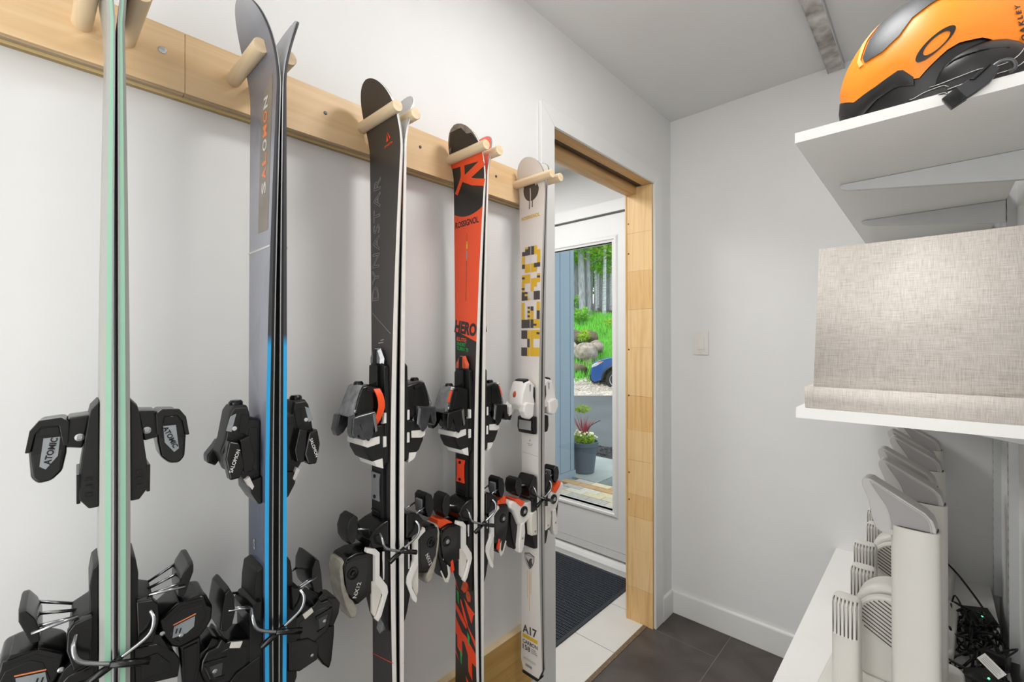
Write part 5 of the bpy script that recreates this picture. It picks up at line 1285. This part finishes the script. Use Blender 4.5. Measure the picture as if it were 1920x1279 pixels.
# planter
pt = thing('planter', 'dark blue-grey pot of flowers at the end of the siding', 'planter', (-1.955, 4.385, GZ))
M['pot'] = mat('pot_plastic', '#47545f', .55, var=.06, scale=20)
lathe('pot', [(.105, 0), (.115, .005), (.150, .30), (.155, .305), (.165, .308), (.167, .355), (.155, .357), (.150, .33), (.01, .325)], (0, 0, 0), 'pot', pt, 'z', 32)
bm = B(); leaf_cloud(bm, Vector((0, 0, .39)), .13, 220, .03, .5); fin('leaves', bm, 'leaf3', pt)['kind'] = 'stuff'
bm = B()
for i in range(26): add_sphere(bm, Vector((rnd.uniform(-.10, .12), rnd.uniform(-.12, .12), rnd.uniform(.40, .47))), rnd.uniform(.010, .02), 6, 4)
fin('white_flowers', bm, mat('cream_flower', '#efe9c8', .7), pt)['kind'] = 'stuff'
bm = B()
for i in range(22):
    a = rnd.uniform(0, 6.3); q = rnd.uniform(.03, .13); add_tube(bm, [Vector((-.02, .02, .36)), Vector((-.02+q*math.cos(a)*.6, .02+q*math.sin(a)*.6, .50)), Vector((-.02+q*math.cos(a)*1.3, .02+q*math.sin(a)*1.3, rnd.uniform(.56, .66)))], [.006, .005, .001], 5)
fin('red_spikes', bm, mat('burgundy_leaf', '#9a3a48', .6, var=.2), pt)['kind'] = 'stuff'
tube('tall_sprig', curve([(.02, 0, .38), (.06, .03, .52), (.17, .08, .60)], 5), .004, 'black_m', pt, 6)
bm = B(); leaf_cloud(bm, Vector((-.03, .0, .72)), .10, 60, .03, .4); fin('light_sprig', bm, 'leaf3', pt)['kind'] = 'stuff'

# parked car: nose to the left, near side towards the house
cw0 = out(3.20, 13.9, GZ)
car = thing('car', 'dark blue parked car with its front wheel showing at the right of the glass', 'car', cw0, YAW+PI-.20)
M['carblue'] = mat('car_paint', '#1f4f8f', .25, .3, var=.03, coat=1); M['tyre'] = mat('tyre', '#1b1b1c', .8, var=.15); M['alloy'] = mat('alloy', '#aeb2b8', .3, .7)
M['carglass'] = mat('car_glass', '#12161a', .06, .2); M['lampglass'] = mat('head_lamp', '#c9ccd2', .1, .3, var=.2)
# local: +x forward (nose), y across; near side is y < 0 after the turn -> body spans y 0..1.8 on the far side
def car_slab(name, prof, y0, y1, m, r, par=car): return slab(name, [(x, y0, z) for x, z in prof], (0, y1-y0, 0), m, par, r, 3)
arch = [(-.42+.0, .33)]+[(.40*math.cos(a), .34+.40*math.sin(a)) for a in [PI-PI*i/12 for i in range(13)]]+[(.42, .33)]
arch2 = [(x-2.65, z) for x, z in arch]
body = [(-3.5, .33)]+arch2+arch+[(.66, .26), (.76, .32), (.79, .52), (.75, .74), (.62, .90), (.30, 1.0), (-.35, 1.07), (-3.35, 1.10), (-3.55, .95), (-3.58, .5)]
bd = car_slab('car_body', body, 0, 1.8, 'carblue', .06)
car_slab('cabin', [(-.45, 1.05), (-1.15, 1.56), (-1.6, 1.64), (-2.9, 1.60), (-3.40, 1.08)], .12, 1.68, 'carblue', .08)
car_slab('side_window', [(-.72, 1.10), (-1.22, 1.50), (-1.9, 1.56), (-1.9, 1.10)], .105, .13, 'carglass', .005)
car_slab('side_window', [(-1.98, 1.10), (-1.98, 1.56), (-2.75, 1.53), (-3.1, 1.12)], .105, .13, 'carglass', .005)
car_slab('bumper', [(.50, .24), (.74, .25), (.81, .34), (.81, .50), (.64, .50), (.47, .40)], .03, 1.77, 'black_m', .03)
car_slab('grille', [(.77, .55), (.795, .55), (.765, .76), (.74, .76)], .35, 1.45, 'black_g', .01)
for i in range(5): car_slab('grille_bar', [(.785-.006*i, .565+.04*i), (.805-.006*i, .565+.04*i), (.801-.006*i, .58+.04*i), (.783-.006*i, .58+.04*i)], .33, 1.47, 'chrome', .002)
for y in (-.004, 1.50): car_slab('head_lamp', [(.36, .92), (.62, .86), (.74, .78), (.76, .70), (.60, .76)], y, y+.30, 'lampglass', .01)
car_slab('turn_lamp', [(.38, .915), (.56, .875), (.58, .84), (.44, .87)], -.008, .05, mat('amber_lamp', '#d98a2e', .2), .005)
def torus_arch(x): return [Vector((x+.43*math.cos(a), -.004, .34+.43*math.sin(a))) for a in [PI*1.02-PI*1.04*i/16 for i in range(17)]]
for x in (0, -2.65): tube('arch_trim', torus_arch(x), .035, 'black_m', car, 8)
for x in (0, -2.65):
    for y in (.02, 1.58):
        w_ = lathe('wheel', [(.20, .02), (.31, .0), (.335, .03), (.335, .17), (.31, .20), (.18, .20)], (x, y, .335), 'tyre', car, 'y', 32)
        lathe('rim', [(.205, .03), (.215, .012), (.195, .02), (.19, .05), (.02, .05)], (x, y, .335), 'alloy', w_, 'y', 32)
        for k in range(5):
            a = 2*PI*k/5+.3; c = Vector((x, y+.03, .335)); e = Vector((math.cos(a), 0, math.sin(a))); n_ = Vector((-math.sin(a), 0, math.cos(a)))
            slab('spoke', [c+e*.03-n_*.03, c+e*.195-n_*.022, c+e*.195+n_*.022, c+e*.03+n_*.03], (0, .02, 0), 'alloy', w_, .003)
        lathe('hub_cap', [(.045, .022), (.04, .012), (.02, .01)], (x, y, .335), 'alloy', w_, 'y', 16)
def walk(o):
    for c in o.children: yield c; yield from walk(c)
for c in walk(car):                           # near side towards the house
    for v in c.data.vertices: v.co.y = -v.co.y
    c.data.flip_normals()
